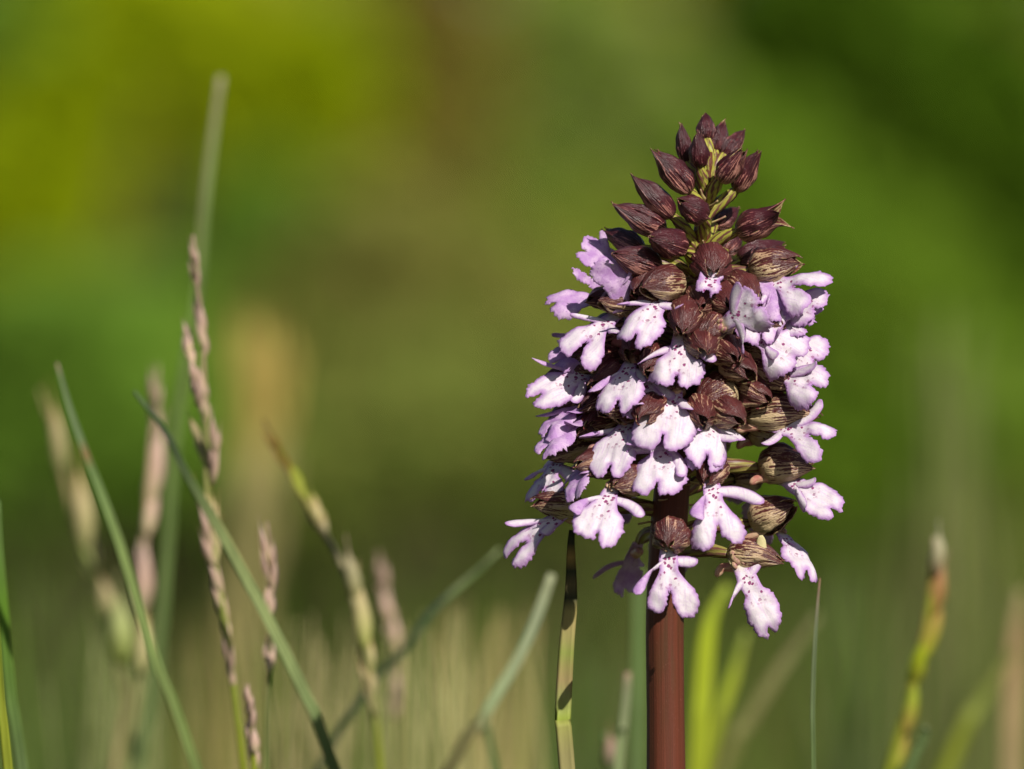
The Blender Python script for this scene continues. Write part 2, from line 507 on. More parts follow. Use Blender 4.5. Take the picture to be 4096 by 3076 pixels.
def build_lip(par, N3, a, n, kw, R):
    """lip sheet hung from N3 along a, facing n (all in pixel units, world axes)"""
    kw['sw'] = kw.get('sw', 24) * R.uniform(0.94, 1.10)
    L = kw.get('L', 68) * R.uniform(0.95, 1.03); nw = kw.get('nw', 7.5); wa = kw.get('wa', 9.5)
    sw = kw.get('sw', 24) * 1.09; sl = kw.get('sl', sw / 1.09 * R.uniform(0.9, 1.1)) * 1.09; sr = kw.get('sr', sw / 1.09 * R.uniform(0.9, 1.1)) * 1.09
    split = kw.get('split', R.uniform(6, 11)); av = kw.get('av', 12)
    bend = kw.get('bend', 0.35); cup = kw.get('cup', 0.005); roll = kw.get('roll', 0.8)
    b = np.cross(n, a)
    poly = lip_body_outline(L, nw, wa, sl, sr, split, av, kw.get('skew', R.uniform(-0.08, 0.08)), R, rnd=kw.get('rnd', True))
    m = len(poly)
    pts = [Vector((float(x), float(y))) for x, y in poly]
    grid = []
    step = 2.3
    xs = np.arange(-sl - 10, sr + 10, step)
    yy = np.arange(-13, L + 8, step)
    for iy, y in enumerate(yy):
        for x in xs:
            grid.append((x + (step / 2 if iy % 2 else 0), y))
    grid = np.array(grid)
    seg = poly; nx = np.roll(poly, -1, axis=0)
    def edge_d(q):
        d = nx - seg
        l2 = np.maximum(1e-9, (d ** 2).sum(1))
        t = np.clip(((q[:, None, :] - seg[None]) * d[None]).sum(2) / l2[None], 0, 1)
        pr = seg[None] + t[..., None] * d[None]
        return np.sqrt(((q[:, None, :] - pr) ** 2).sum(2).min(1))
    def inside(q):
        x, y = q[:, 0][:, None], q[:, 1][:, None]
        x1, y1, x2, y2 = seg[:, 0][None], seg[:, 1][None], nx[:, 0][None], nx[:, 1][None]
        c = ((y1 > y) != (y2 > y)) & (x < (x2 - x1) * (y - y1) / np.where(np.abs(y2 - y1) < 1e-12, 1e-12, y2 - y1) + x1)
        return c.sum(1) % 2 == 1
    gd = edge_d(grid)
    grid = grid[inside(grid) & (gd > 1.1)]
    pts += [Vector((float(x), float(y))) for x, y in grid]
    vo, eo, fo, *_ = delaunay_2d_cdt(pts, [], [list(range(m))], 1, 1e-4)
    uv = np.array([(v.x, v.y) for v in vo])
    tris = [tuple(f) for f in fo]
    # orient so that the front normal is +n (u = b, v = a ; b x a = -n ... fix below)
    ed = np.clip(edge_d(uv) / 9.0, 0, 1)
    ph = R.uniform(0, 99)
    rip = kw.get('rip', 3.6)
    kw.setdefault('rr', R.choice((0.3, 0.6, 1.0, 2.2)))
    kw.setdefault('rl', R.choice((0.3, 0.6, 1.0, 2.2)))
    def place(U, Vv, extra=0.0):
        t = np.clip(Vv / L, -0.3, 1.4)
        # midline bends back by 'bend' radians over its length
        phi = bend * np.maximum(0, t) ** 1.3
        al = np.where(Vv > 0, L * (np.maximum(0, t) - (bend ** 2) * np.maximum(0, t) ** 3.6 / 7.2), Vv)
        w = -L * bend * np.maximum(0, t) ** 2.3 / 2.3
        hw = sw
        over = np.maximum(0, np.abs(U) - hw * 0.55)
        side = np.where(U > 0, kw.get('rr', roll), kw.get('rl', roll))
        w = w - cup * U ** 2 - side * 0.030 * over ** 2 * np.clip(t * 1.6, 0, 1)
        w = w - kw.get('tipcurl', 0.5) * 0.02 * np.maximum(0, Vv - L * 0.74) ** 2
        w = w + 2.2 * np.exp(-(U / 4.0) ** 2) * 0 - 1.3 * np.exp(-(U / 3.0) ** 2) * np.clip(t * 2, 0, 1)
        nz = np.array([noise.noise((x * 0.055 + ph, y * 0.05, 1.7)) for x, y in zip(U, Vv)])
        nz2 = np.array([noise.noise((x * 0.15 + ph, y * 0.13, 7.7)) for x, y in zip(U, Vv)])
        w = w + nz * rip * np.clip(t * 1.5, 0.1, 1) + nz2 * 1.3
        lat = U * (1 - 0.0 * t)
        return lat, al, w + extra
    lat, al, wv = place(uv[:, 0], uv[:, 1])
    V = N3[None] + lat[:, None] * b + al[:, None] * a + wv[:, None] * n
    f0 = tris[0]
    tot = 0
    for f in tris[:60]:
        tot += np.dot(np.cross(V[f[1]] - V[f[0]], V[f[2]] - V[f[0]]), n)
    if tot < 0:
        tris = [f[::-1] for f in tris]
    Vs, Fs, I, U2, A = shell(V, tris, 1, 0.7, None, uv, {'edge': ed})
    allV, allF, allI, allU, allE = [Vs], list(Fs), list(I), [U2], [A['edge']]
    off = len(Vs)
    # the two arms: ribbons that leave the lip near its base
    arms = kw.get('arms', {})
    for sg, key in ((1, 'r'), (-1, 'l')):
        d = dict(a0=R.uniform(0, 18), a1=R.uniform(55, 85), len=R.uniform(33, 38), w=R.uniform(4.6, 5.4), curl=R.uniform(-4, 7))
        d.update(arms.get(key, {}))
        d['w'] *= 1.2
        if d['len'] <= 0: continue
        k = 26
        s = np.linspace(0, 1, k)
        ang = np.radians(d['a0'] + (d['a1'] - d['a0']) * s ** 1.2)
        ds = d['len'] / (k - 1)
        cu = sg * (2.0 + np.concatenate([[0], np.cumsum(np.cos(ang[:-1]) * ds)]))
        cv = av + np.concatenate([[0], np.cumsum(np.sin(ang[:-1]) * ds)])
        wid = d['w'] * (0.80 + 0.32 * np.sin(np.pi * s ** 1.3)) * np.sqrt(np.clip((1.02 - s) / 0.13, 0, 1)) ** 1.0
        wid = np.minimum(wid, d['w'] * 1.15)
        du, dv = sg * np.cos(ang), np.sin(ang)
        na = 7
        rows_u, rows_v, rows_w, rows_e = [], [], [], []
        for j, q in enumerate(np.linspace(-1, 1, na)):
            jit = np.array([noise.noise((x * 6 + ph, q * 2, sg * 3.3)) * 0.5 for x in s])
            rows_u.append(cu + (-dv * sg) * sg * q * (wid + jit * abs(q)) * 1.0)
            rows_v.append(cv + (du * sg) * q * (wid + jit * abs(q)))
            w_ = d['curl'] * s ** 2 * 1.6 - 0.10 * (q * wid) ** 2 * 0.6 + 0.9 * np.clip(s * 4 - 0.4, -0.4, 1)
            rows_w.append(w_); rows_e.append(np.minimum(1, (1 - abs(q)) * wid / 6.0) * np.clip((1 - s) * 8, 0, 1))
        au, av_, aw, ae = (np.stack(r_, axis=1).ravel() for r_ in (rows_u, rows_v, rows_w, rows_e))
        base_w = -cup * np.minimum(np.abs(au), 14) ** 2 + d['curl'] * 0
        Vr = N3[None] + au[:, None] * b + av_[:, None] * a + (aw + base_w)[:, None] * n
        Fr = [(i * na + j, i * na + j + 1, (i + 1) * na + j + 1, (i + 1) * na + j) for i in range(k - 1) for j in range(na - 1)]
        f = Fr[0]
        if np.dot(np.cross(Vr[f[1]] - Vr[f[0]], Vr[f[2]] - Vr[f[0]]), n) < 0:
            Fr = [q[::-1] for q in Fr]
        Vq, Fq, Iq, Uq, Aq = shell(Vr, Fr, 1, 0.7, None, np.stack([au + sg * 6, av_], axis=1), {'edge': ae})
        allV.append(Vq); allF += [tuple(i + off for i in q) for q in Fq]; allI += Iq; allU.append(Uq); allE.append(Aq['edge'])
        off += len(Vq)
    V = np.vstack(allV) * SPX
    me = mesh('lip', V - OB, allF, [M_LIPB if kw.get('lilac') else M_LIP, M_LIPB], allI, uv=np.vstack(allU), attr={'edge': np.concatenate(allE)})
    return link('lip', me, par)

def build_sepal(par, B, d, up, L, Rm, thc, half, mats, R, rad=1.0, pale=0.5, flare=0.0, tipx=1.0, squash=1.0, hook=0.0, pw=0.5, pt=0.8, thick=1.0, open_t=0.62):
    """one sepal wrapped on a teardrop hood round axis d from B; thc centre angle from 'up', half its half-angle (degrees)"""
    rt = np.cross(d, up)
    na_, nt_ = 13, 19
    tm = pw / (pw + pt)
    fm = tm ** pw * (1 - tm) ** pt
    V, U, PA = [], [], []
    ph = R.uniform(0, 90)
    kx, ky = R.uniform(-0.22, 0.22), R.uniform(-0.22, 0.22)
    for i in range(nt_):
        t = 0.015 + 0.985 * i / (nt_ - 1)
        f = (t ** pw) * (max(0, 1 - t) ** pt) / fm
        hA = half * min(1.0, 0.80 + t * 1.2) * (1 - max(0, (t - open_t) / (1 - open_t)) ** 3.0)
        r = Rm * f * rad + 0.8 * t
        for j in range(na_):
            q = -1 + 2 * j / (na_ - 1)
            th = math.radians(thc + q * hA)
            rr = r * (1 + 0.17 * noise.noise((q * 2.6 + ph, t * 4.2, 0.4)) + 0.075 * math.exp(-(q / 0.16) ** 2) * t) + 0.75 * math.cos(q * 10.5 + ph) * f + 1.5 * noise.noise((th * 3.1 + ph, t * 7.0, 2.2)) * f
            rr -= 1.2 * abs(q) ** 3 * f                       # edges tuck in
            x = L * t * (tipx if t > .5 else 1 + (tipx - 1) * t * 2)
            c, s_ = math.cos(th), math.sin(th)
            fl = flare * max(0, t - 0.62) ** 2 * L * 2.2
            pos = B + d * x + up * (rr * c * squash - hook * L * max(0, t - 0.3) ** 2 + fl * math.cos(math.radians(thc))) + rt * (rr * s_ + fl * math.sin(math.radians(thc))) + (up * kx + rt * ky) * L * max(0, t - 0.72) ** 1.5 * 2.0
            V.append(pos)
            U.append((th / (2 * math.pi), t))
            # streaks open up towards the underside and base of the hood
            PA.append(min(1, max(0, pale + 0.55 * (0.5 - c * 0.5 - 0.45) - 0.45 * (t - 0.42))))
    F = [(i * na_ + j, i * na_ + j + 1, (i + 1) * na_ + j + 1, (i + 1) * na_ + j) for i in range(nt_ - 1) for j in range(na_ - 1)]
    V = np.array(V); U = np.array(U); PA = np.array(PA)
    f = F[len(F) // 2]
    mid = V[f[0]]
    cen = B + d * np.dot(mid - B, d)
    if np.dot(np.cross(V[f[1]] - V[f[0]], V[f[2]] - V[f[0]]), mid - cen) < 0:
        F = [q[::-1] for q in F]
    Vs, Fs, I, U2, A = shell(V, F, 1, thick, None, U, {'pale': PA})
    me = mesh('sepal', Vs * SPX - OB, Fs, mats, I, uv=U2, attr=A)
    return link('sepal', me, par)

def build_ovary(par, B, root, d, fat, R, sag=0.0, mt=None):
    # leaves the stem, arches outward and meets the hood's base
    p0 = root; p3 = B + d * 2.0
    dist = np.linalg.norm(p3 - p0)
    out = unit(p3 - p0)
    p1 = p0 + (out * 0.75 + np.array([0, 0, 0.45])) * dist * 0.36
    p2 = p3 - (d * 0.75 + np.array([0, 0, -0.25]) + out * 0.4) * dist * 0.30 - np.array([0, 0, sag])
    t = np.linspace(0, 1, 26)[:, None]
    path = (1 - t) ** 3 * p0 + 3 * (1 - t) ** 2 * t * p1 + 3 * (1 - t) * t ** 2 * p2 + t ** 3 * p3
    s = t[:, 0]
    rad = fat * (0.62 + 0.5 * np.sin(np.pi * np.clip(s * 1.02, 0, 1)) ** 0.9)
    tw = R.uniform(0, 6)
    V, F, U = tube(path, rad, 24, ridge=lambda th, q: 1 + 0.10 * np.sin(6 * (th + 2.8 * q) + tw))
    return link('ovary', mesh('ovary', V * SPX - OB, F, [mt or M_OV], uv=U), par)

def build_bract(par, root, d, L, R):
    up = orth((0, 0, 1) if abs(d[2]) < 0.9 else (0, -1, 0), d)
    rt = np.cross(d, up)
    V, U = [], []
    n = 9
    for i in range(n):
        t = i / (n - 1)
        wd = 3.4 * (1 - t) ** 0.8 * (0.6 + 0.9 * math.sin(math.pi * min(1, t + 0.25)))
        for q in (-1, -0.5, 0, 0.5, 1):
            V.append(root + d * L * t + rt * q * wd + up * (-2.0 + 1.4 * q * q - 2.5 * t + 2 * t * t))
            U.append((q, t))
    F = [(i * 5 + j, i * 5 + j + 1, i * 5 + j + 6, i * 5 + j + 5) for i in range(n - 1) for j in range(4)]
    Vs, Fs, I, U2, A = shell(np.array(V), F, 0, 0.6, None, np.array(U), {})
    return link('bract', mesh('bract', Vs * SPX - OB, Fs, [M_BRACT], uv=U2), par)

def build_spur(par, B, d, a, R):
    out = -d * 0.55 + a * 0.75
    p = [B + d * 14 + a * 10, B + d * 4 + a * 14, B - d * 9 + a * 15, B - d * 19 + a * R.uniform(19, 25)]
    path = catmull(p, 16)
    s = np.linspace(0, 1, 16)
    rad = 5.4 * (1 - 0.25 * s) * np.sqrt(np.clip((1.03 - s) / 0.18, 0, 1))
    V, F, U = tube(path, np.maximum(rad, 0.4), 14)
    return link('spur', mesh('spur', V * SPX - OB, F, [M_SPUR], uv=U), par)

def build_column(par, N3, d, a, n, R):
    b = np.cross(n, a)
    V, F, U = [], [], []
    off = 0
    for (c, ru, ra, rn) in ((-a * 12 + n * 1.5, 5.0, 8.5, 4.5), (-a * 5 + n * 1.8 + b * 4.6, 2.6, 4.2, 2.4), (-a * 5 + n * 1.8 - b * 4.6, 2.6, 4.2, 2.4)):
        nu, nv = 12, 8
        for i in range(nv + 1):
            for j in range(nu):
                p, q = math.pi * i / nv, 2 * math.pi * j / nu
                k = 1 + 0.12 * noise.noise((i * .7, j * .7, off * .01))
                V.append(N3 + c + b * ru * k * math.sin(p) * math.cos(q) + n * rn * k * math.sin(p) * math.sin(q) + a * ra * math.cos(p))
                U.append((j / nu, i / nv))
        for i in range(nv):
            for j in range(nu):
                F.append((off + i * nu + j, off + i * nu + (j + 1) % nu, off + (i + 1) * nu + (j + 1) % nu, off + (i + 1) * nu + j))
        off = len(V)
    return link('column', mesh('column', np.array(V) * SPX - OB, F, [M_COL], uv=U), par)

def W(px, py, y):
    """pixel + depth (pixel units) -> world position in pixel units, world axes"""
    return np.array(P(px, py, y)) / SPX

def part_empty(name):
    o = bpy.data.objects.new(name, None)
    o.empty_display_size = 0.002
    C.objects.link(o)
    o.parent = orchid
    return o

def hood_axis(bx, by, tx, ty, L, dep, back):
    R_ = ring(by); dx = bx - ax_x(by)
    y = -math.sqrt(max(0, R_ * R_ - dx * dx))
    if back: y = -y
    y += dep
    B = W(bx, by, y)
    l = math.hypot(tx - bx, ty - by)
    L = max(L, l * 1.01)
    dd = math.sqrt(max(0, L * L - l * l)) * (1 if back else -1)
    T = W(tx, ty, y + dd)
    return B, unit(T - B), L, y

def bud(bx, by, tx, ty, L=48, R_=14.5, dep=0.0, back=False, root=36, pale=0.42, flare=0.0, seed=0, ov=True, rootdx=0):
    R = random.Random(500 + seed)
    B, d, L, y = hood_axis(bx, by, tx, ty, L, dep, back)
    fl = part_empty('flower_bud')
    up = orth((0.2, -0.3 if abs(d[2]) > .6 else 0, 1) if abs(d[2]) < 0.85 else (0.15, -1, 0.3), d)
    a0 = R.uniform(-25, 25)
    for k, (tc, rd) in enumerate(((0 + a0, 1.0), (122 + a0, 0.97), (-122 + a0, 0.985))):
        build_sepal(fl, B - d * 2, d, up, L * R.uniform(0.96, 1.04), R_ * 0.80, tc, 80, [M_BUD, M_IN], R, rd, pale + R.uniform(-.08, .08), flare, 1.0 + R.uniform(-0.04, 0.05), 1.0, 0.0, 0.56, 1.06, open_t=0.70)
    if ov:
        ry = min(by + root, 640)
        rx = ax_x(ry) + rootdx
        rp = W(rx, ry, 0) 
        build_ovary(fl, B, rp, d, 5.8, R, mt=M_OVB)
        build_bract(fl, rp + unit(np.array([B[0] - rp[0], B[1] - rp[1], 0.0]) + 1e-6) * 4, unit(unit(B - rp) + np.array([0, -.15, -.35])), R.uniform(20, 30), R)
    return fl

TOCAM = np.array([0, -1.0, 0]); UP = np.array([0, 0, 1.0])
def flower(bx, by, tx, ty, nx_, ny_, ex, ey, HL=56, HR=20, dep=0.0, back=False, root=20, pale=0.5, seed=0, p=None, ldep=None, lsign=-1,
           hood=True, ov=True, spur=True, col=True, nd=0.0, lip=True, flare=0.08, hook=0.16, open_t=0.6, **kw):
    """hood base (b) -> hood tip (t); lip neck (n) -> lip end (e), all read off the picture"""
    R = random.Random(900 + seed)
    B, d, HL, y = hood_axis(bx, by, tx, ty, HL, dep, back)
    fl = part_empty('flower')
    outv = np.array([bx - ax_x(by), y, 0.0])
    outv = unit(outv) if np.linalg.norm(outv) > 1 else TOCAM
    # lip
    yn = y + d[1] * HL * 0.30 + outv[1] * 5 + nd
    N3 = W(nx_, ny_, yn)
    L = kw.get('L', 68)
    l = math.hypot(ex - nx_, ey - ny_)
    L = max(L, l * 1.0); kw['L'] = L
    dd = lsign * math.sqrt(max(0, L * L - l * l)) if ldep is None else ldep
    a = unit(W(ex, ey, yn + dd) - N3)
    pn = (outv * 0.55 + TOCAM * 0.75 + UP * 0.40) if p is None else np.array(p, float)
    n = orth(pn, a)
    up = orth(UP * 1.0 - a * 0.35 + np.array([1e-3, 0, 0]), d)
    if hood:
        a0 = R.uniform(-8, 8)
        build_sepal(fl, B, d, up, HL, HR * 0.94, a0, 78, [M_HOOD, M_IN], R, 1.0, pale - 0.02, flare, 1.0, 1.0, hook, 0.45, 0.85, open_t=open_t)
        for sg in (1, -1):
            build_sepal(fl, B, d, up, HL, HR * 0.94, sg * 98 + a0, 66, [M_HOOD, M_IN], R, 0.95, pale + R.uniform(-.05, .06), flare * R.uniform(.6, 1.6), R.uniform(0.93, 1.05), 1.0, hook, 0.45, 0.85, open_t=open_t)
    if lip: build_lip(fl, N3, a, n, kw, R)
    if col and lip: build_column(fl, N3, d, a, n, R)
    if spur: build_spur(fl, B, d, unit(a + np.array([0, 0, -0.6])), R)
    if ov:
        ry = min(by + root, 600)
        rp = W(ax_x(ry), ry, 0)
        build_ovary(fl, B, rp, d, 7.2, R)
        build_bract(fl, rp + unit(np.array([B[0] - rp[0], B[1] - rp[1], 0.0]) + 1e-6) * 8, unit(unit(B - rp) + np.array([0, -.15, -.3])), R.uniform(18, 26), R)
    return fl

# --- buds at the top of the spike (base -> tip, picture pixels)
BUDS = [
    (707, 139, 704.4, 111, dict(R_=11.5, L=30, back=True)),
    (700, 166, 697, 131, dict(R_=12.5, L=37)),
    (687, 161, 680, 122, dict(R_=9.5, L=40)),
    (716, 151, 725, 118, dict(R_=10.5, L=36, back=True)),
    (724, 155, 745, 128, dict(R_=10.5, L=38, back=True)),
    (721, 180, 744, 149, dict(R_=15, L=44, root=28)),
    (737, 190, 760, 148, dict(R_=13.5, L=50, root=33)),
    (690, 191, 654, 149, dict(R_=16.5, L=58, dep=2)),
    (672, 216, 633, 174, dict(R_=16, L=58, root=42)),
    (704, 216, 676, 199, dict(R_=17, L=46, root=30, pale=0.18)),
    (664, 231, 612, 203, dict(R_=17, L=62, root=40)),
    (716, 226, 741, 206, dict(R_=12.5, L=38, back=True, root=24)),
    (738, 232, 787, 211, dict(R_=19.5, L=58, flare=0.9, root=26)),
    (641, 248, 601, 229, dict(R_=14, L=56, back=True, root=36)),
    (683, 248, 647, 236, dict(R_=19, L=56, root=34, pale=0.34)),
    (659, 268, 609, 252, dict(R_=19.5, L=64, root=36, pale=0.45)),
    (739, 261, 787, 244, dict(R_=18, L=56, back=True, root=18)),
    (726, 252, 742, 232, dict(R_=12, L=36, back=True, root=18)),
]
for i, (bx, by, tx, ty, kw) in enumerate(BUDS):
    bud(bx, by, tx, ty, seed=i, **kw)

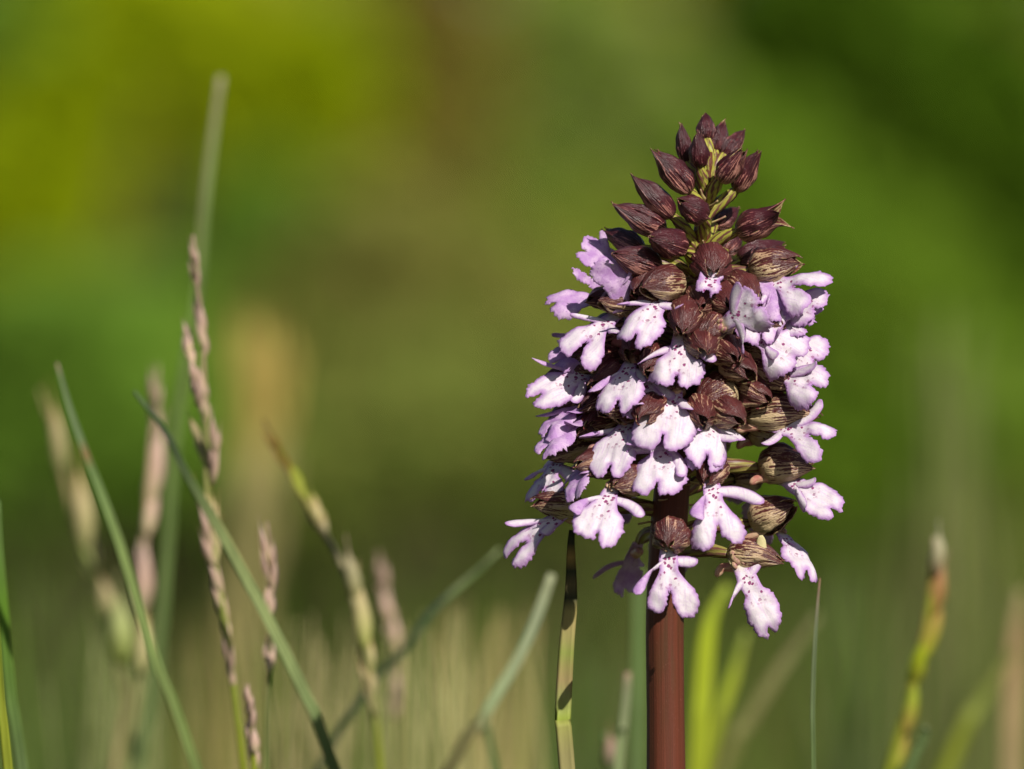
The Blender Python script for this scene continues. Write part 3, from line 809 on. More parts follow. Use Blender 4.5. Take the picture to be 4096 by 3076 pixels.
# --- open flowers
FL = [
    # right upper: hood in profile, lip thrown out to the right
    (749, 272, 803, 258, 765, 281, 812, 286, dict(rnd=False, HR=21, sw=27, split=26, nw=7, arms={'r': dict(a0=-10, a1=20, len=36), 'l': dict(a0=0, a1=50, len=34)}, p=(0.2, -1, 0.5), root=14, skew=0.05)),
    # front, just opening: little white lip
    (711, 258, 713, 273, 710, 271, 709, 291, dict(HR=22, HL=44, L=26, sw=13, nw=9, split=2, wa=10, arms={'r': dict(len=16, a0=-60, a1=-40), 'l': dict(len=0)}, pale=0.25, root=20, spur=False, bend=0.2, nd=-14)),
    (682, 284, 640, 285, 662, 296, 634, 334, dict(HR=20, sw=20, sl=22, sr=20, root=26, p=(-0.2, -1, 0.5), arms={'r': dict(a0=-10, a1=20, len=26), 'l': dict(a0=10, a1=60, len=37)})),
    (641, 304, 596, 299, 614, 316, 570, 347, dict(rnd=False, HR=17, sw=21, split=20, root=28, p=(-0.3, -1, 0.55), arms={'l': dict(a0=20, a1=35, len=34, w=5.2), 'r': dict(a0=20, a1=60, len=30)})),
    # lip twisted up in front of the hood, lilac
    (646, 300, 622, 286, 620, 299, 616, 262, dict(lilac=True, HR=14, L=40, sw=21, nw=10, wa=14, split=4, root=26, p=(0.2, -1, 0.1), hood=False, nd=-4, bend=0.25, arms={'l': dict(a0=40, a1=70, len=30), 'r': dict(len=0)}, col=False, spur=False)),
    # left shoulder, turned away
    (640, 262, 612, 262, 618, 258, 583, 247, dict(lilac=True, back=True, HR=14, L=42, sw=17, p=(-0.5, -0.7, 0.4), root=30, col=False, hood=False, spur=False, arms={'r': dict(len=20), 'l': dict(a0=10, a1=30, len=22)})),
    (622, 300, 585, 297, 596, 299, 553, 298, dict(lilac=True, dep=14, HR=14, L=46, sw=16, split=3, p=(-0.2, -0.8, 0.7), root=30, col=False, arms={'r': dict(len=0), 'l': dict(len=0)})),
    (626, 305, 590, 285, 600, 290, 577, 268, dict(lilac=True, back=True, HR=14, L=40, sw=5, nw=4, wa=5, split=0, p=(-0.2, -0.8, 0.5), root=30, hood=False, spur=False, col=False, ov=False, arms={'r': dict(len=0), 'l': dict(len=0)})),
    (622, 352, 572, 345, 592, 348, 551, 355, dict(lilac=True, dep=16, HR=15, L=50, sw=17, p=(-0.4, -0.7, 0.5), root=26, arms={'r': dict(len=24), 'l': dict(len=26)})),
    (628, 335, 585, 330, 596, 330, 562, 333, dict(lilac=True, back=True, HR=14, L=46, sw=18, p=(-0.6, -0.4, 0.5), root=30, col=False)),
    # left, lip nearly level
    (622, 364, 580, 362, 590, 372, 536, 391, dict(HR=17, sw=21, sl=17, sr=20, split=9, root=26, p=(-0.15, -1, 0.6), arms={'l': dict(a0=40, a1=72, len=50, w=5.4), 'r': dict(a0=30, a1=80, len=34)})),
    # front row, upper
    (640, 348, 628, 352, 630, 362, 613, 402, dict(rnd=True, HR=17, HL=42, dep=4, sw=26, sl=24, sr=22, split=11, root=24, pale=0.35, arms={'l': dict(a0=25, a1=88, len=46, w=6), 'r': dict(a0=20, a1=88, len=28)})),
    (688, 307, 683, 331, 680, 338, 677, 384, dict(rnd=True, HR=20, sw=28, split=13, root=24, pale=0.45, L=58, arms={'l': dict(a0=5, a1=50, len=42), 'r': dict(a0=-5, a1=92, len=44)})),
    # turned on its side, lip to the right
    (727, 317, 700, 335, 726, 323, 757, 301, dict(HR=19, sw=25, L=50, split=6, root=22, p=(0.25, -1, 0.35), nd=-24, arms={'l': dict(a0=10, a1=-70, len=36), 'r': dict(a0=25, a1=80, len=36)}, rl=1.8)),
    # right side, stacked lips
    (752, 300, 780, 326, 766, 284, 786, 312, dict(lilac=True, HR=17, sw=15, L=44, root=20, p=(0.3, -1, 0.2), hood=True, nd=-12, rl=2.0, col=False, arms={'l': dict(a0=60, a1=40, len=30), 'r': dict(len=18)})),
    (746, 298, 782, 310, 784, 297, 815, 304, dict(rnd=True, HR=16, sw=24, L=44, split=4, root=20, p=(0.2, -1, 0.45), hood=False, dep=8, nd=6, col=False, arms={'l': dict(len=0), 'r': dict(len=0)})),
    (742, 330, 780, 322, 778, 316, 805, 322, dict(HR=16, sw=14, L=40, split=5, root=20, p=(0.2, -1, 0.6), hood=False, dep=18, col=False, spur=False)),
    (748, 326, 778, 330, 754, 336, 797, 355, dict(rnd=True, HR=18, sw=23, L=52, split=3, root=22, p=(0.1, -1, 0.35), hood=False, nd=-14, arms={'l': dict(a0=50, a1=95, len=28), 'r': dict(a0=10, a1=-8, len=54, w=5)}, spur=False)),
    (748, 340, 790, 344, 782, 342, 818, 357, dict(rnd=True, HR=17, sw=26, L=46, split=6, root=22, p=(0.1, -1, 0.5), dep=14, nd=2, arms={'l': dict(a0=30, a1=55, len=34), 'r': dict(len=0)}, hood=False)),
    (746, 366, 797, 383, 780, 373, 816, 381, dict(rnd=True, HR=21, sw=21, L=52, split=7, root=16, p=(0.15, -1, 0.4), nd=-6, arms={'l': dict(len=0), 'r': dict(a0=70, a1=50, len=34)}, spur=True)),
    # right, big pale hood
    (744, 418, 822, 408, 775, 426, 825, 435, dict(rnd=False, HR=22, HL=78, sw=22, split=22, root=12, pale=0.63, p=(0.15, -1, 0.5), nd=-4, arms={'l': dict(a0=-10, a1=10, len=30), 'r': dict(a0=55, a1=0, len=46, w=6)}, rr=2.4)),
    (758, 468, 814, 461, 787, 481, 833, 501, dict(rnd=True, HR=22, HL=57, sw=19, split=4, root=10, pale=0.63, p=(0.15, -1, 0.45), nd=-4, arms={'l': dict(a0=62, a1=62, len=50, w=6), 'r': dict(a0=70, a1=40, len=22)}, rr=2.6, rl=0.5)),
    (751, 524, 797, 502, 782, 534, 811, 563, dict(HR=22, HL=54, sw=16, split=3, root=16, pale=0.63, p=(0.6, -0.8, 0.55), nd=2, dep=14, arms={'l': dict(len=0), 'r': dict(a0=40, a1=75, len=24)}, rr=2.4)),
    # lowest right
    (727, 554, 782, 556, 741, 568, 776, 629, dict(rnd=True, HR=18, HL=56, sw=17, sl=15, sr=17, split=2, nw=8, root=4, pale=0.55, p=(0, -1, 0.2), nd=-10, L=73, arms={'l': dict(a0=15, a1=60, len=34), 'r': dict(a0=-25, a1=-70, len=44, w=4.2)}, rl=1.6)),
    # lowest front
    (674, 532, 667, 545, 668, 549, 671, 612, dict(rnd=False, HR=21, HL=36, flare=0.1, hook=0.12, open_t=0.6, sw=24, sl=21, sr=27, split=20, nw=8, root=4, pale=0.5, arms={'l': dict(a0=25, a1=88, len=52, w=5.6), 'r': dict(a0=5, a1=8, len=27, w=4.6)})),
    # shaded one behind the stem
    (640, 540, 628, 555, 634, 552, 620, 590, dict(back=True, HR=16, L=48, sw=13, split=2, root=6, pale=0.5, p=(-0.3, 0.5, 0.4), lsign=1, hood=False, col=False, arms={'r': dict(a0=0, a1=95, len=44, w=2.6), 'l': dict(len=20)})),
    # right of the stem
    (719, 463, 703, 482, 711, 481, 720, 536, dict(rnd=False, HR=18, HL=40, sw=22, split=18, nw=8, root=18, pale=0.42, nd=-6, p=(0.1, -1, 0.25), arms={'l': dict(a0=30, a1=115, len=42, w=5.4), 'r': dict(a0=-4, a1=72, len=54, w=6)})),
    # lower left
    (640, 477, 612, 486, 611, 490, 592, 532, dict(rnd=True, HR=19, HL=40, sw=25, sl=26, sr=22, split=8, root=20, pale=0.5, nd=-6, p=(-0.15, -1, 0.3), arms={'l': dict(a0=5, a1=120, len=46, w=6), 'r': dict(a0=-12, a1=80, len=46, w=5.4)})),
    # far left
    (584, 509, 530, 499, 563, 514, 505, 549, dict(rnd=False, HR=17, HL=56, sw=15, split=22, root=8, pale=0.6, p=(-0.1, -0.85, 0.75), nd=-4, arms={'l': dict(a0=55, a1=85, len=46, w=5.2), 'r': dict(a0=60, a1=70, len=20)}, rr=2.2, rl=1.4)),
    # left, edge-on lilac
    (612, 462, 575, 462, 588, 458, 566, 492, dict(lilac=True, HR=16, sw=15, L=52, split=4, root=18, p=(-0.75, -0.65, 0.2), arms={'l': dict(a0=10, a1=40, len=26), 'r': dict(a0=50, a1=90, len=18)}, rr=2.2)),
    (600, 450, 570, 452, 577, 446, 545, 462, dict(back=True, HR=14, sw=14, L=44, split=2, root=20, p=(-0.6, 0.3, 0.5), hood=False, lsign=1, col=False, arms={'l': dict(a0=20, a1=10, len=42, w=5), 'r': dict(len=0)})),
    # front row, middle
    (632, 410, 616, 414, 629, 421, 603, 461, dict(rnd=True, HR=16, HL=40, dep=6, sw=26, sl=25, sr=21, split=7, root=24, pale=0.35, arms={'l': dict(a0=15, a1=70, len=44, w=6), 'r': dict(a0=35, a1=100, len=38)})),
    (680, 378, 672, 383, 675, 389, 666, 436, dict(rnd=True, HR=13, HL=34, dep=12, sw=31, sl=31, sr=28, split=11, root=24, pale=0.4, arms={'l': dict(a0=15, a1=75, len=40, w=6), 'r': dict(a0=30, a1=95, len=30)})),
    (676, 432, 668, 434, 669, 440, 658, 485, dict(rnd=True, HR=12, HL=30, dep=14, sw=26, sl=26, sr=25, split=9, root=24, pale=0.4, arms={'l': dict(a0=10, a1=35, len=38, w=5.6), 'r': dict(a0=40, a1=100, len=44, w=5)})),
    (733, 391, 694, 400, 708, 408, 710, 454, dict(rnd=True, HR=22, HL=50, sw=23, sl=23, sr=22, split=8, nw=10, wa=12, root=20, pale=0.55, arms={'l': dict(a0=45, a1=100, len=34), 'r': dict(a0=28, a1=62, len=44, w=6.4)})),
    # left, folded lips seen edge on
    (616, 398, 580, 404, 588, 401, 537, 424, dict(lilac=True, HR=16, sw=16, split=10, root=22, p=(-0.5, -0.5, 0.8), arms={'l': dict(a0=60, a1=80, len=44), 'r': dict(a0=45, a1=80, len=34)}, rr=2.5)),
    (618, 416, 585, 424, 586, 416, 538, 440, dict(lilac=True, dep=10, HR=16, sw=17, split=9, root=22, p=(-0.6, -0.6, 0.2), arms={'l': dict(a0=40, a1=80, len=36), 'r': dict(a0=50, a1=90, len=30)}, rr=2.0)),
]
for i, row in enumerate(FL):
    flower(*row[:8], seed=i, **row[8])

# inner flowers that close the gaps of the spike
for i, (x, y, dp, lp) in enumerate([(655, 300, 10, 0), (702, 343, -2, 0), (728, 350, 4, 0), (606, 330, 8, 1), (592, 354, 6, 0), (572, 376, 4, 0), (612, 378, 2, 0), (655, 362, 10, 1), (650, 410, 4, 0),
                            (598, 424, 4, 0), (578, 408, 6, 0), (604, 462, 4, 0), (700, 412, 10, 1), (738, 366, 2, 0), (762, 316, 4, 0), (764, 345, 6, 0), (648, 284, 12, 0), (742, 288, 10, 1), (722, 298, 8, 0),
                            (752, 392, 8, 0), (576, 446, 8, 1), (728, 412, 6, 0), (618, 402, 0, 0), (700, 300, 14, 0)]):
    o_ = (x - ax_x(y)) / (ring(y) + 20)
    flower(x - o_ * 20, y - 4, x + o_ * 26, y + 8, x + o_ * 14, y + 12, x + o_ * 36, y + 48, seed=200 + i, dep=dp, lip=bool(lp), HL=50, HR=19, sw=19, L=54, root=20, pale=0.5, spur=False, rnd=bool(i % 2), nd=12)

# far side of the spike: flowers that only peep out between the front ones
for i, (az, py) in enumerate([(125, 285), (180, 300), (235, 290), (110, 335), (160, 345), (205, 340), (255, 345), (130, 385), (180, 395),
                              (225, 388), (105, 430), (155, 440), (250, 430), (130, 480), (210, 470), (180, 510)]):
    A_ = math.radians(az)
    r = ring(py)
    bx = ax_x(py) + r * math.sin(A_)
    yy = -r * math.cos(A_)
    dep = yy - math.sqrt(max(0, r * r - (bx - ax_x(py)) ** 2))
    hx = bx + 40 * math.sin(A_)
    nx_ = bx + 24 * math.sin(A_); ex = nx_ + 26 * math.sin(A_)
    o_ = (math.sin(A_), -math.cos(A_), 0.5)
    flower(bx, py, hx, py - 4, nx_, py + 12, ex, py + 48, seed=100 + i, back=True, dep=dep, p=o_, lsign=1, sw=20, root=22, col=False)

# ------------------------------------------------------------------ grasses in front of and beside the orchid
GREEN = (0.13, 0.19, 0.065); PALE = (0.27, 0.33, 0.15); TAN = (0.40, 0.31, 0.15); PINK = (0.54, 0.37, 0.29); YG = (0.26, 0.30, 0.03)
DKG = (0.05, 0.075, 0.035); BRN = (0.20, 0.11, 0.05); OCH = (0.34, 0.22, 0.06); CREAM = (0.52, 0.47, 0.28)

def to_soil(pts, y):
    """carry a stalk on from the foot of the picture to the soil"""
    p = [np.array(Pm(x_, y_, y)) for x_, y_ in pts]
    d = p[-1] - p[-2]
    sl = d[0] / min(-1e-4, d[2])
    sl = max(-0.6, min(0.6, sl))
    z0 = p[-1][2]
    q = []
    for f in (0.33, 0.66, 1.04):
        z = z0 * (1 - f)
        q.append(np.array([p[-1][0] + sl * (z - z0) * (1 - 0.40 * f), y + 0.01 * f, z]))
    return p + q

def col_along(cols, t):
    k = np.array([c[0] for c in cols]); c = np.array([c[1] for c in cols])
    return np.stack([np.interp(t, k, c[:, i]) for i in range(3)], axis=1)

def vis_frac(path, nvis):
    l = [np.linalg.norm(path[i + 1] - path[i]) for i in range(len(path) - 1)]
    return sum(l[:nvis - 1]) / sum(l)

def blade_geo(path, wid, cols, n=70, fold=0.35, thick=0.10, up=(0, -1, 0.1), twist=0.0, vf=1.0):
    """V-folded grass leaf with real thickness; wid: half-width list along the path"""
    pp = catmull(path, n)
    T, N, B = frames(pp, up)
    t = np.linspace(0, 1, n)
    w_ = np.interp(t / vf, np.linspace(0, 1, len(wid)), wid)
    V, Cc = [], []
    cc = col_along(cols, t / vf)
    for i in range(n):
        a = twist * t[i]
        n_ = N[i] * math.cos(a) + B[i] * math.sin(a); b_ = -N[i] * math.sin(a) + B[i] * math.cos(a)
        for q, h in ((-1, fold), (-0.5, fold * .42), (0, 0.0), (0.5, fold * .42), (1, fold), (0.5, fold * .42 - thick), (0, -thick * 1.6), (-0.5, fold * .42 - thick)):
            V.append(pp[i] + b_ * q * w_[i] + n_ * (h * w_[i])); Cc.append(cc[i])
    F = [(i * 8 + j, i * 8 + (j + 1) % 8, (i + 1) * 8 + (j + 1) % 8, (i + 1) * 8 + j) for i in range(n - 1) for j in range(8)]
    F += [tuple(range(8))[::-1], tuple(range((n - 1) * 8, n * 8))]
    return np.array(V), F, np.array(Cc)

def grass_blade(label, pts, y, hw, cols, tip=0.15, fold=0.3, twist=0.0, group=None, blunt=False):
    path = to_soil(pts, y)
    k = (DCAM + y) / DCAM * SPX
    wid = [hw * k * (0.75 if blunt else tip)] + [hw * k * (0.95 if blunt else 0.7)] + [hw * k * q_ for q_ in (0.95, 1.05, 1.1, 1.1, 1.1)]
    V, F, Cc = blade_geo(path, wid, cols, n=140, fold=fold, twist=twist, vf=vis_frac(path, len(pts)))
    base = path[-1].copy(); base[2] = 0
    o = link('grass_shoot', mesh('grass_shoot', V - base, F, [M_GRASS], col=Cc))
    o.location = base
    o['label'] = label; o['category'] = 'grass shoot'
    if group: o['group'] = group
    return o

def spikelet_geo(c, d, L, r, cols, seed):
    R = random.Random(seed)
    side = orth((R.uniform(-1, 1), -1, 0.2), d)
    p = [c + d * L * q + side * (0.035 * L * math.sin(q * 3)) for q in np.linspace(0, 1, 9)]
    s = np.linspace(0, 1, 9)
    rad = r * np.maximum(0.05, np.sin(np.pi * np.clip(s * 1.25 + 0.04, 0, 1)) ** 0.6 * (1 - 0.45 * s))   # pointed awn beyond the husk
    V, F, U = tube(np.array(p), rad, 8, up=side, ridge=lambda th, t: 1 + 0.16 * np.sin(3 * th + 9 * t), flat=0.7)
    return V, F, col_along(cols, U[:, 1])

def grass_stalk(label, pts, y, r, cols, spikes, group=None):
    """stem + spikelets; spikes: (px, py of its foot, dx, dy to its tip, half-width px, colours)"""
    path = to_soil(pts, y)
    base = path[-1].copy(); base[2] = 0
    k = (DCAM + y) / DCAM * SPX
    t = thing('grass_stalk', label, 'grass stalk', base, group)
    vf = vis_frac(path, len(pts))
    pp = catmull(path, 140)
    s = np.linspace(0, 1, 140) / vf
    rr = r * k * np.interp(s, [0, 0.2, 0.6, 1], [0.35, 0.8, 1.0, 1.15])
    V, F, U = tube(pp, rr, 10)
    link('stem', mesh('stalk_stem', V - base, F, [M_GRASS], col=col_along(cols, U[:, 1] / vf)), t)
    for i, (x, yy, dx, dy, hw, cc) in enumerate(spikes):
        a = np.array(Pm(x, yy, y)); b = np.array(Pm(x + dx, yy + dy, y + 0.004 * ((i % 3) - 1)))
        R = random.Random(i * 7 + int(x))
        ln = np.linalg.norm(b - a); dv = unit(b - a)
        sd = unit(np.cross(dv, (0, 1, 0)))
        m = 4 if hw < 5.9 else 1
        for c in range(m):
            f = c / m
            o0 = a - dv * ln * 0.10 + dv * ln * f * 0.62 + sd * R.uniform(-0.35, 0.35) * hw * k + np.array([0, R.uniform(-1, 1) * hw * k, 0])
            dd = unit(dv + sd * (0.13 if c % 2 else -0.13) * R.uniform(0.3, 1.3) + np.array([0, R.uniform(-.12, .12), 0]))
            br = R.uniform(0.95, 1.4)
            V, F, Cc = spikelet_geo(o0, dd, ln * (R.uniform(0.55, 0.75) if m == 4 else 1.3), hw * (1.15 if m == 4 else 1.45) * k, [(q_, tuple(np.minimum(0.75, np.array(z_) * br))) for q_, z_ in cc], i * 10 + c)
            link('spikelet', mesh('spikelet', V - base, F, [M_GRASS], col=Cc), t)
    return t

grass_blade('long blunt grey-green grass blade standing highest above the meadow', [(221, 76), (211, 150), (204, 208), (198, 290), (188, 350), (176, 432), (168, 540), (160, 640), (148, 720), (138, 769)],
            0.21, 4.8, [(0, (0.36, 0.33, 0.18)), (0.1, (0.30, 0.34, 0.14)), (0.3, (0.16, 0.23, 0.06)), (1, GREEN)], blunt=True)
grass_blade('straight leaning green grass blade with a brown joint and pointed brown tip', [(57, 363), (70, 410), (86, 455), (118, 540), (155, 660), (196, 769)],
            -0.10, 4.7, [(0, (0.34, 0.25, 0.17)), (0.03, (0.2, 0.27, 0.13)), (0.2, (0.17, 0.24, 0.11)), (0.22, (0.30, 0.17, 0.08)), (0.24, (0.17, 0.26, 0.09)), (0.5, (0.24, 0.32, 0.10)), (1, (0.18, 0.24, 0.07))], tip=0.3)
grass_blade('long leaning blade, dark thin tip and pale green base, crossing the pink seed head', [(134, 391), (166, 432), (187, 475), (222, 534), (246, 579), (270, 624), (307, 699), (334, 769)],
            0.075, 5.4, [(0, (0.10, 0.15, 0.07)), (0.12, DKG), (0.25, (0.08, 0.12, 0.04)), (0.38, (0.22, 0.27, 0.10)), (0.6, (0.30, 0.36, 0.14)), (1, GREEN)], tip=0.3)
grass_blade('bright green narrow grass blade touching a yellow-green one', [(-2, 500), (0, 566), (11, 699), (22, 769)], -0.07, 5.5, [(0, GREEN), (0.4, (0.11, 0.22, 0.02)), (1, GREEN)], tip=0.4)
grass_blade('short yellow-green blade touching the bright green narrow blade', [(-6, 560), (-2, 640), (2, 710), (8, 769)], 0.02, 4.5, [(0, PALE), (0.4, YG), (1, YG)], tip=0.4)
grass_blade('pale silvery green blunt blade with shade painted into its lower half', [(552, 574), (540, 608), (529, 636), (513, 668), (495, 697), (475, 732), (449, 769)],
            0.12, 5.6, [(0, (0.36, 0.38, 0.22)), (0.2, (0.38, 0.43, 0.26)), (0.68, (0.33, 0.40, 0.20)), (0.74, (0.20, 0.19, 0.08)), (1, (0.16, 0.15, 0.06))], blunt=True)  # last two colour stops carry the orchid's shadow on the lower blade
grass_blade('short slender green blade under the pale leaning blade', [(485, 712), (489, 740), (495, 769)], 0.14, 3.4, [(0, PALE), (0.3, (0.16, 0.23, 0.1)), (1, GREEN)], tip=0.4)
grass_blade('thin dark grass blade slanting up towards a low orchid flower', [(500, 549), (478, 570), (454, 591), (429, 615), (405, 649), (376, 678), (347, 720), (326, 755)],
            0.16, 3.6, [(0, PALE), (0.1, (0.12, 0.17, 0.07)), (0.2, (0.22, 0.28, 0.12)), (0.3, (0.05, 0.09, 0.05)), (0.5, DKG), (1, DKG)], tip=0.4)
grass_blade('upright soft green blade close behind the orchid stem', [(639, 570), (639, 620), (638, 690), (637, 769)], 0.20, 7.0, [(0, (0.14, 0.2, 0.07)), (0.3, (0.15, 0.23, 0.07)), (1, GREEN)], blunt=True)
grass_blade('greyish blade with pink edge rising behind the stem foot', [(628, 672), (626, 700), (622, 735), (618, 769)], 0.12, 4.5, [(0, (0.33, 0.22, 0.15)), (0.15, (0.25, 0.27, 0.15)), (1, PALE)], blunt=True)
grass_blade('broad bright yellow-green blade right behind the lowest orchid flowers', [(728, 585), (712, 615), (705, 655), (702, 700), (698, 769)], 0.22, 9.0, [(0, (0.32, 0.40, 0.05)), (0.3, (0.42, 0.50, 0.03)), (1, (0.36, 0.42, 0.03))], tip=0.5)
grass_blade('shorter yellow-green blade leaning away from the broad bright one', [(746, 632), (736, 668), (724, 705), (710, 755)], 0.25, 6.0, [(0, (0.28, 0.34, 0.07)), (0.4, (0.38, 0.45, 0.04)), (1, YG)], tip=0.5)
grass_blade('faint olive blade slanting away from the orchid foot', [(818, 615), (797, 645), (778, 672), (742, 731), (724, 769)], 0.30, 6.5, [(0, (0.2, 0.2, 0.08)), (0.4, (0.24, 0.23, 0.09)), (1, (0.2, 0.2, 0.06))], tip=0.5)
grass_blade('fine sharp upright blade with a reddish tip, clear of all others', [(820, 578), (817, 612), (814, 662), (812.6, 716), (813.5, 769)], 0.02, 2.2, [(0, (0.30, 0.15, 0.11)), (0.12, (0.26, 0.22, 0.15)), (0.25, (0.17, 0.21, 0.11)), (1, GREEN)], tip=0.3, fold=0.6)
grass_blade('short pale blade at the foot of the brown-tipped stalk', [(926, 726), (920, 748), (910, 769)], 0.12, 4.5, [(0, (0.2, 0.25, 0.12)), (1, GREEN)], tip=0.5)
grass_blade('yellow-green blade slanting towards the tan stem', [(1018, 648), (994, 680), (972, 716), (952, 757)], 0.32, 6.5, [(0, (0.25, 0.22, 0.08)), (0.4, (0.2, 0.24, 0.05)), (1, YG)], tip=0.5)
grass_blade('thick tan dry grass stem, very blurred', [(1022, 590), (1017, 640), (1014, 700), (1012, 769)], 0.36, 11.0, [(0, (0.3, 0.25, 0.12)), (0.3, (0.38, 0.26, 0.13)), (1, TAN)], tip=0.4)

# seed stalks
def alt_spikes(pts, n, L, hw, cols, spread=0.35, seed=1, t0=0.0, t1=1.0):
    R = random.Random(seed)
    pp = catmull(pts, 100)
    out = []
    for i in range(n):
        t = t0 + (t1 - t0) * (i + 0.5) / n
        k = int(t * 99)
        p = pp[k]; d = pp[max(0, k - 3)] - pp[min(99, k + 3)]
        d = d / np.linalg.norm(d)
        s = 1 if i % 2 else -1
        e = d + np.array([-d[1], d[0]]) * s * spread * R.uniform(0.5, 1.3)
        e /= np.linalg.norm(e)
        l = L * R.uniform(0.8, 1.15)
        out.append((p[0], p[1], e[0] * l, e[1] * l, hw * R.uniform(0.8, 1.15), cols))
    return out
SP_PINK = [(0, (0.50, 0.44, 0.24)), (0.4, PINK), (0.8, (0.60, 0.44, 0.36)), (1, (0.3, 0.18, 0.1))]
SP_TAN = [(0, (0.34, 0.34, 0.13)), (0.5, (0.46, 0.38, 0.2)), (1, OCH)]
q = [(193, 235), (196, 271), (200, 314), (203, 353), (206, 419), (206, 480), (211, 539), (222, 606), (230, 659), (238, 726), (243, 769)]
grass_stalk('seeding grass stalk with long pinkish spikelets all up its slender stem', q, 0.085, 3.0,
            [(0, PINK), (0.3, (0.36, 0.33, 0.14)), (0.6, (0.26, 0.3, 0.07)), (1, YG)],
            [(196, 290, -4, -58, 2.6, SP_PINK), (203, 352, -6, -62, 4.2, SP_PINK), (191, 362, -7, -44, 4.2, SP_PINK), (197, 402, -7, -48, 5, SP_PINK),
             (205, 420, -1, -62, 4.4, SP_PINK), (207, 470, -19, -66, 4.2, SP_TAN), (212, 478, 5, -70, 4, SP_PINK), (213, 545, -17, -74, 4.2, SP_TAN),
             (216, 560, 1, -80, 3.8, SP_TAN), (214, 570, -15, -68, 4.6, SP_PINK), (222, 612, -10, -60, 4.0, SP_PINK), (226, 640, -6, -56, 3.4, SP_PINK), (232, 690, -5, -60, 2.6, SP_PINK)])
q = [(40, 389), (56, 445), (68, 495), (80, 539), (96, 575), (107, 632), (122, 680), (126, 705), (115, 769)]
grass_stalk('hazy tan seed stalk with a swollen pale green joint', q, 0.24, 3.4, [(0, TAN), (0.25, TAN), (0.4, (0.36, 0.40, 0.12)), (0.6, (0.2, 0.24, 0.08)), (1, TAN)],
            [(60, 470, -18, -72, 7, SP_TAN), (82, 545, -22, -82, 8, SP_TAN), (92, 572, -14, -60, 8, SP_TAN), (116, 660, -14, -74, 10, [(0, (0.3, 0.36, 0.06)), (0.5, (0.5, 0.55, 0.22)), (1, (0.42, 0.4, 0.2))]), (108, 615, -14, -44, 7, SP_TAN)])
q = [(158, 365), (152, 432), (146, 512), (141, 580), (139, 659), (133, 769)]
grass_stalk('hazy pink seed stalk beside the leaning green blade', q, 0.19, 2.6, [(0, PINK), (0.4, TAN), (1, (0.25, 0.27, 0.1))],
            [(154, 430, 3, -66, 4, SP_PINK), (147, 500, 6, -80, 7.5, SP_PINK), (146, 530, 1, -54, 6.5, SP_PINK), (140, 610, 1, -70, 8, SP_PINK), (139, 596, -5, -62, 6, SP_PINK), (140, 668, -2, -62, 6.5, SP_TAN)])
q = [(267, 522), (272, 579), (270, 659), (267, 699), (266, 769)]
grass_stalk('short slim stalk with two narrow pinkish spikelets, upright', q, 0.08, 2.3, [(0, PINK), (0.2, (0.3, 0.25, 0.12)), (1, (0.17, 0.22, 0.06))],
            [(271, 590, -4, -72, 4.0, SP_PINK), (269, 612, 2, -48, 4.2, SP_PINK), (269, 668, 2, -50, 4.6, SP_PINK)])
q = [(248, 684), (251, 720), (254, 769)]
grass_stalk('tiny pinkish seed tip rising next to the slim upright stalk', q, 0.06, 2.6, [(0, PINK), (0.4, PINK), (1, YG)], [(251, 726, -2, -48, 4.2, SP_PINK), (254, 765, -2, -52, 5, SP_PINK)])
q = [(263, 419), (283, 459), (302, 493), (321, 528), (334, 548), (346, 575), (356, 610), (364, 640), (370, 672), (376, 720), (380, 769)]
grass_stalk('arching seed stalk with green and tan sheaths and a dark band', q, 0.13, 3.4, [(0, BRN), (0.1, (0.3, 0.3, 0.06)), (0.28, (0.36, 0.33, 0.1)), (0.32, (0.3, 0.25, 0.12)), (0.34, (0.04, 0.04, 0.025)), (0.40, (0.05, 0.05, 0.03)), (0.43, (0.4, 0.35, 0.2)), (1, YG)],  # stem colour drops to near black along one short stretch
            [(290, 475, -27, -55, 3.4, [(0, YG), (0.5, OCH), (1, BRN)]), (306, 503, -21, -48, 4.6, [(0, (0.36, 0.36, 0.08)), (0.6, YG), (1, OCH)]), (322, 530, -19, -42, 5, [(0, CREAM), (0.4, TAN), (1, YG)]),
             (352, 600, -16, -54, 6.5, [(0, (0.4, 0.38, 0.14)), (0.6, CREAM), (1, PINK)]), (364, 645, -14, -70, 7, [(0, (0.3, 0.33, 0.08)), (0.6, SP_TAN[1][1]), (1, TAN)]), (371, 690, -10, -72, 5.4, SP_TAN), (375, 720, -16, -72, 4, SP_TAN)])
q = [(379, 552), (386, 602), (395, 644), (399, 678), (393, 720), (388, 769)]
grass_stalk('faint pinkish seed stalk next to the arching stalk', q, 0.22, 2.4, [(0, PINK), (0.4, TAN), (1, (0.2, 0.25, 0.08))],
            [(386, 606, -6, -54, 4, SP_PINK), (393, 642, -8, -60, 5.4, SP_PINK), (398, 680, -5, -60, 5, SP_TAN), (394, 715, 4, -46, 4.4, SP_PINK)])
SHADE_DK = (0.055, 0.06, 0.03)  # orchid's shadow on the top of the mottled stalk, put into its colour
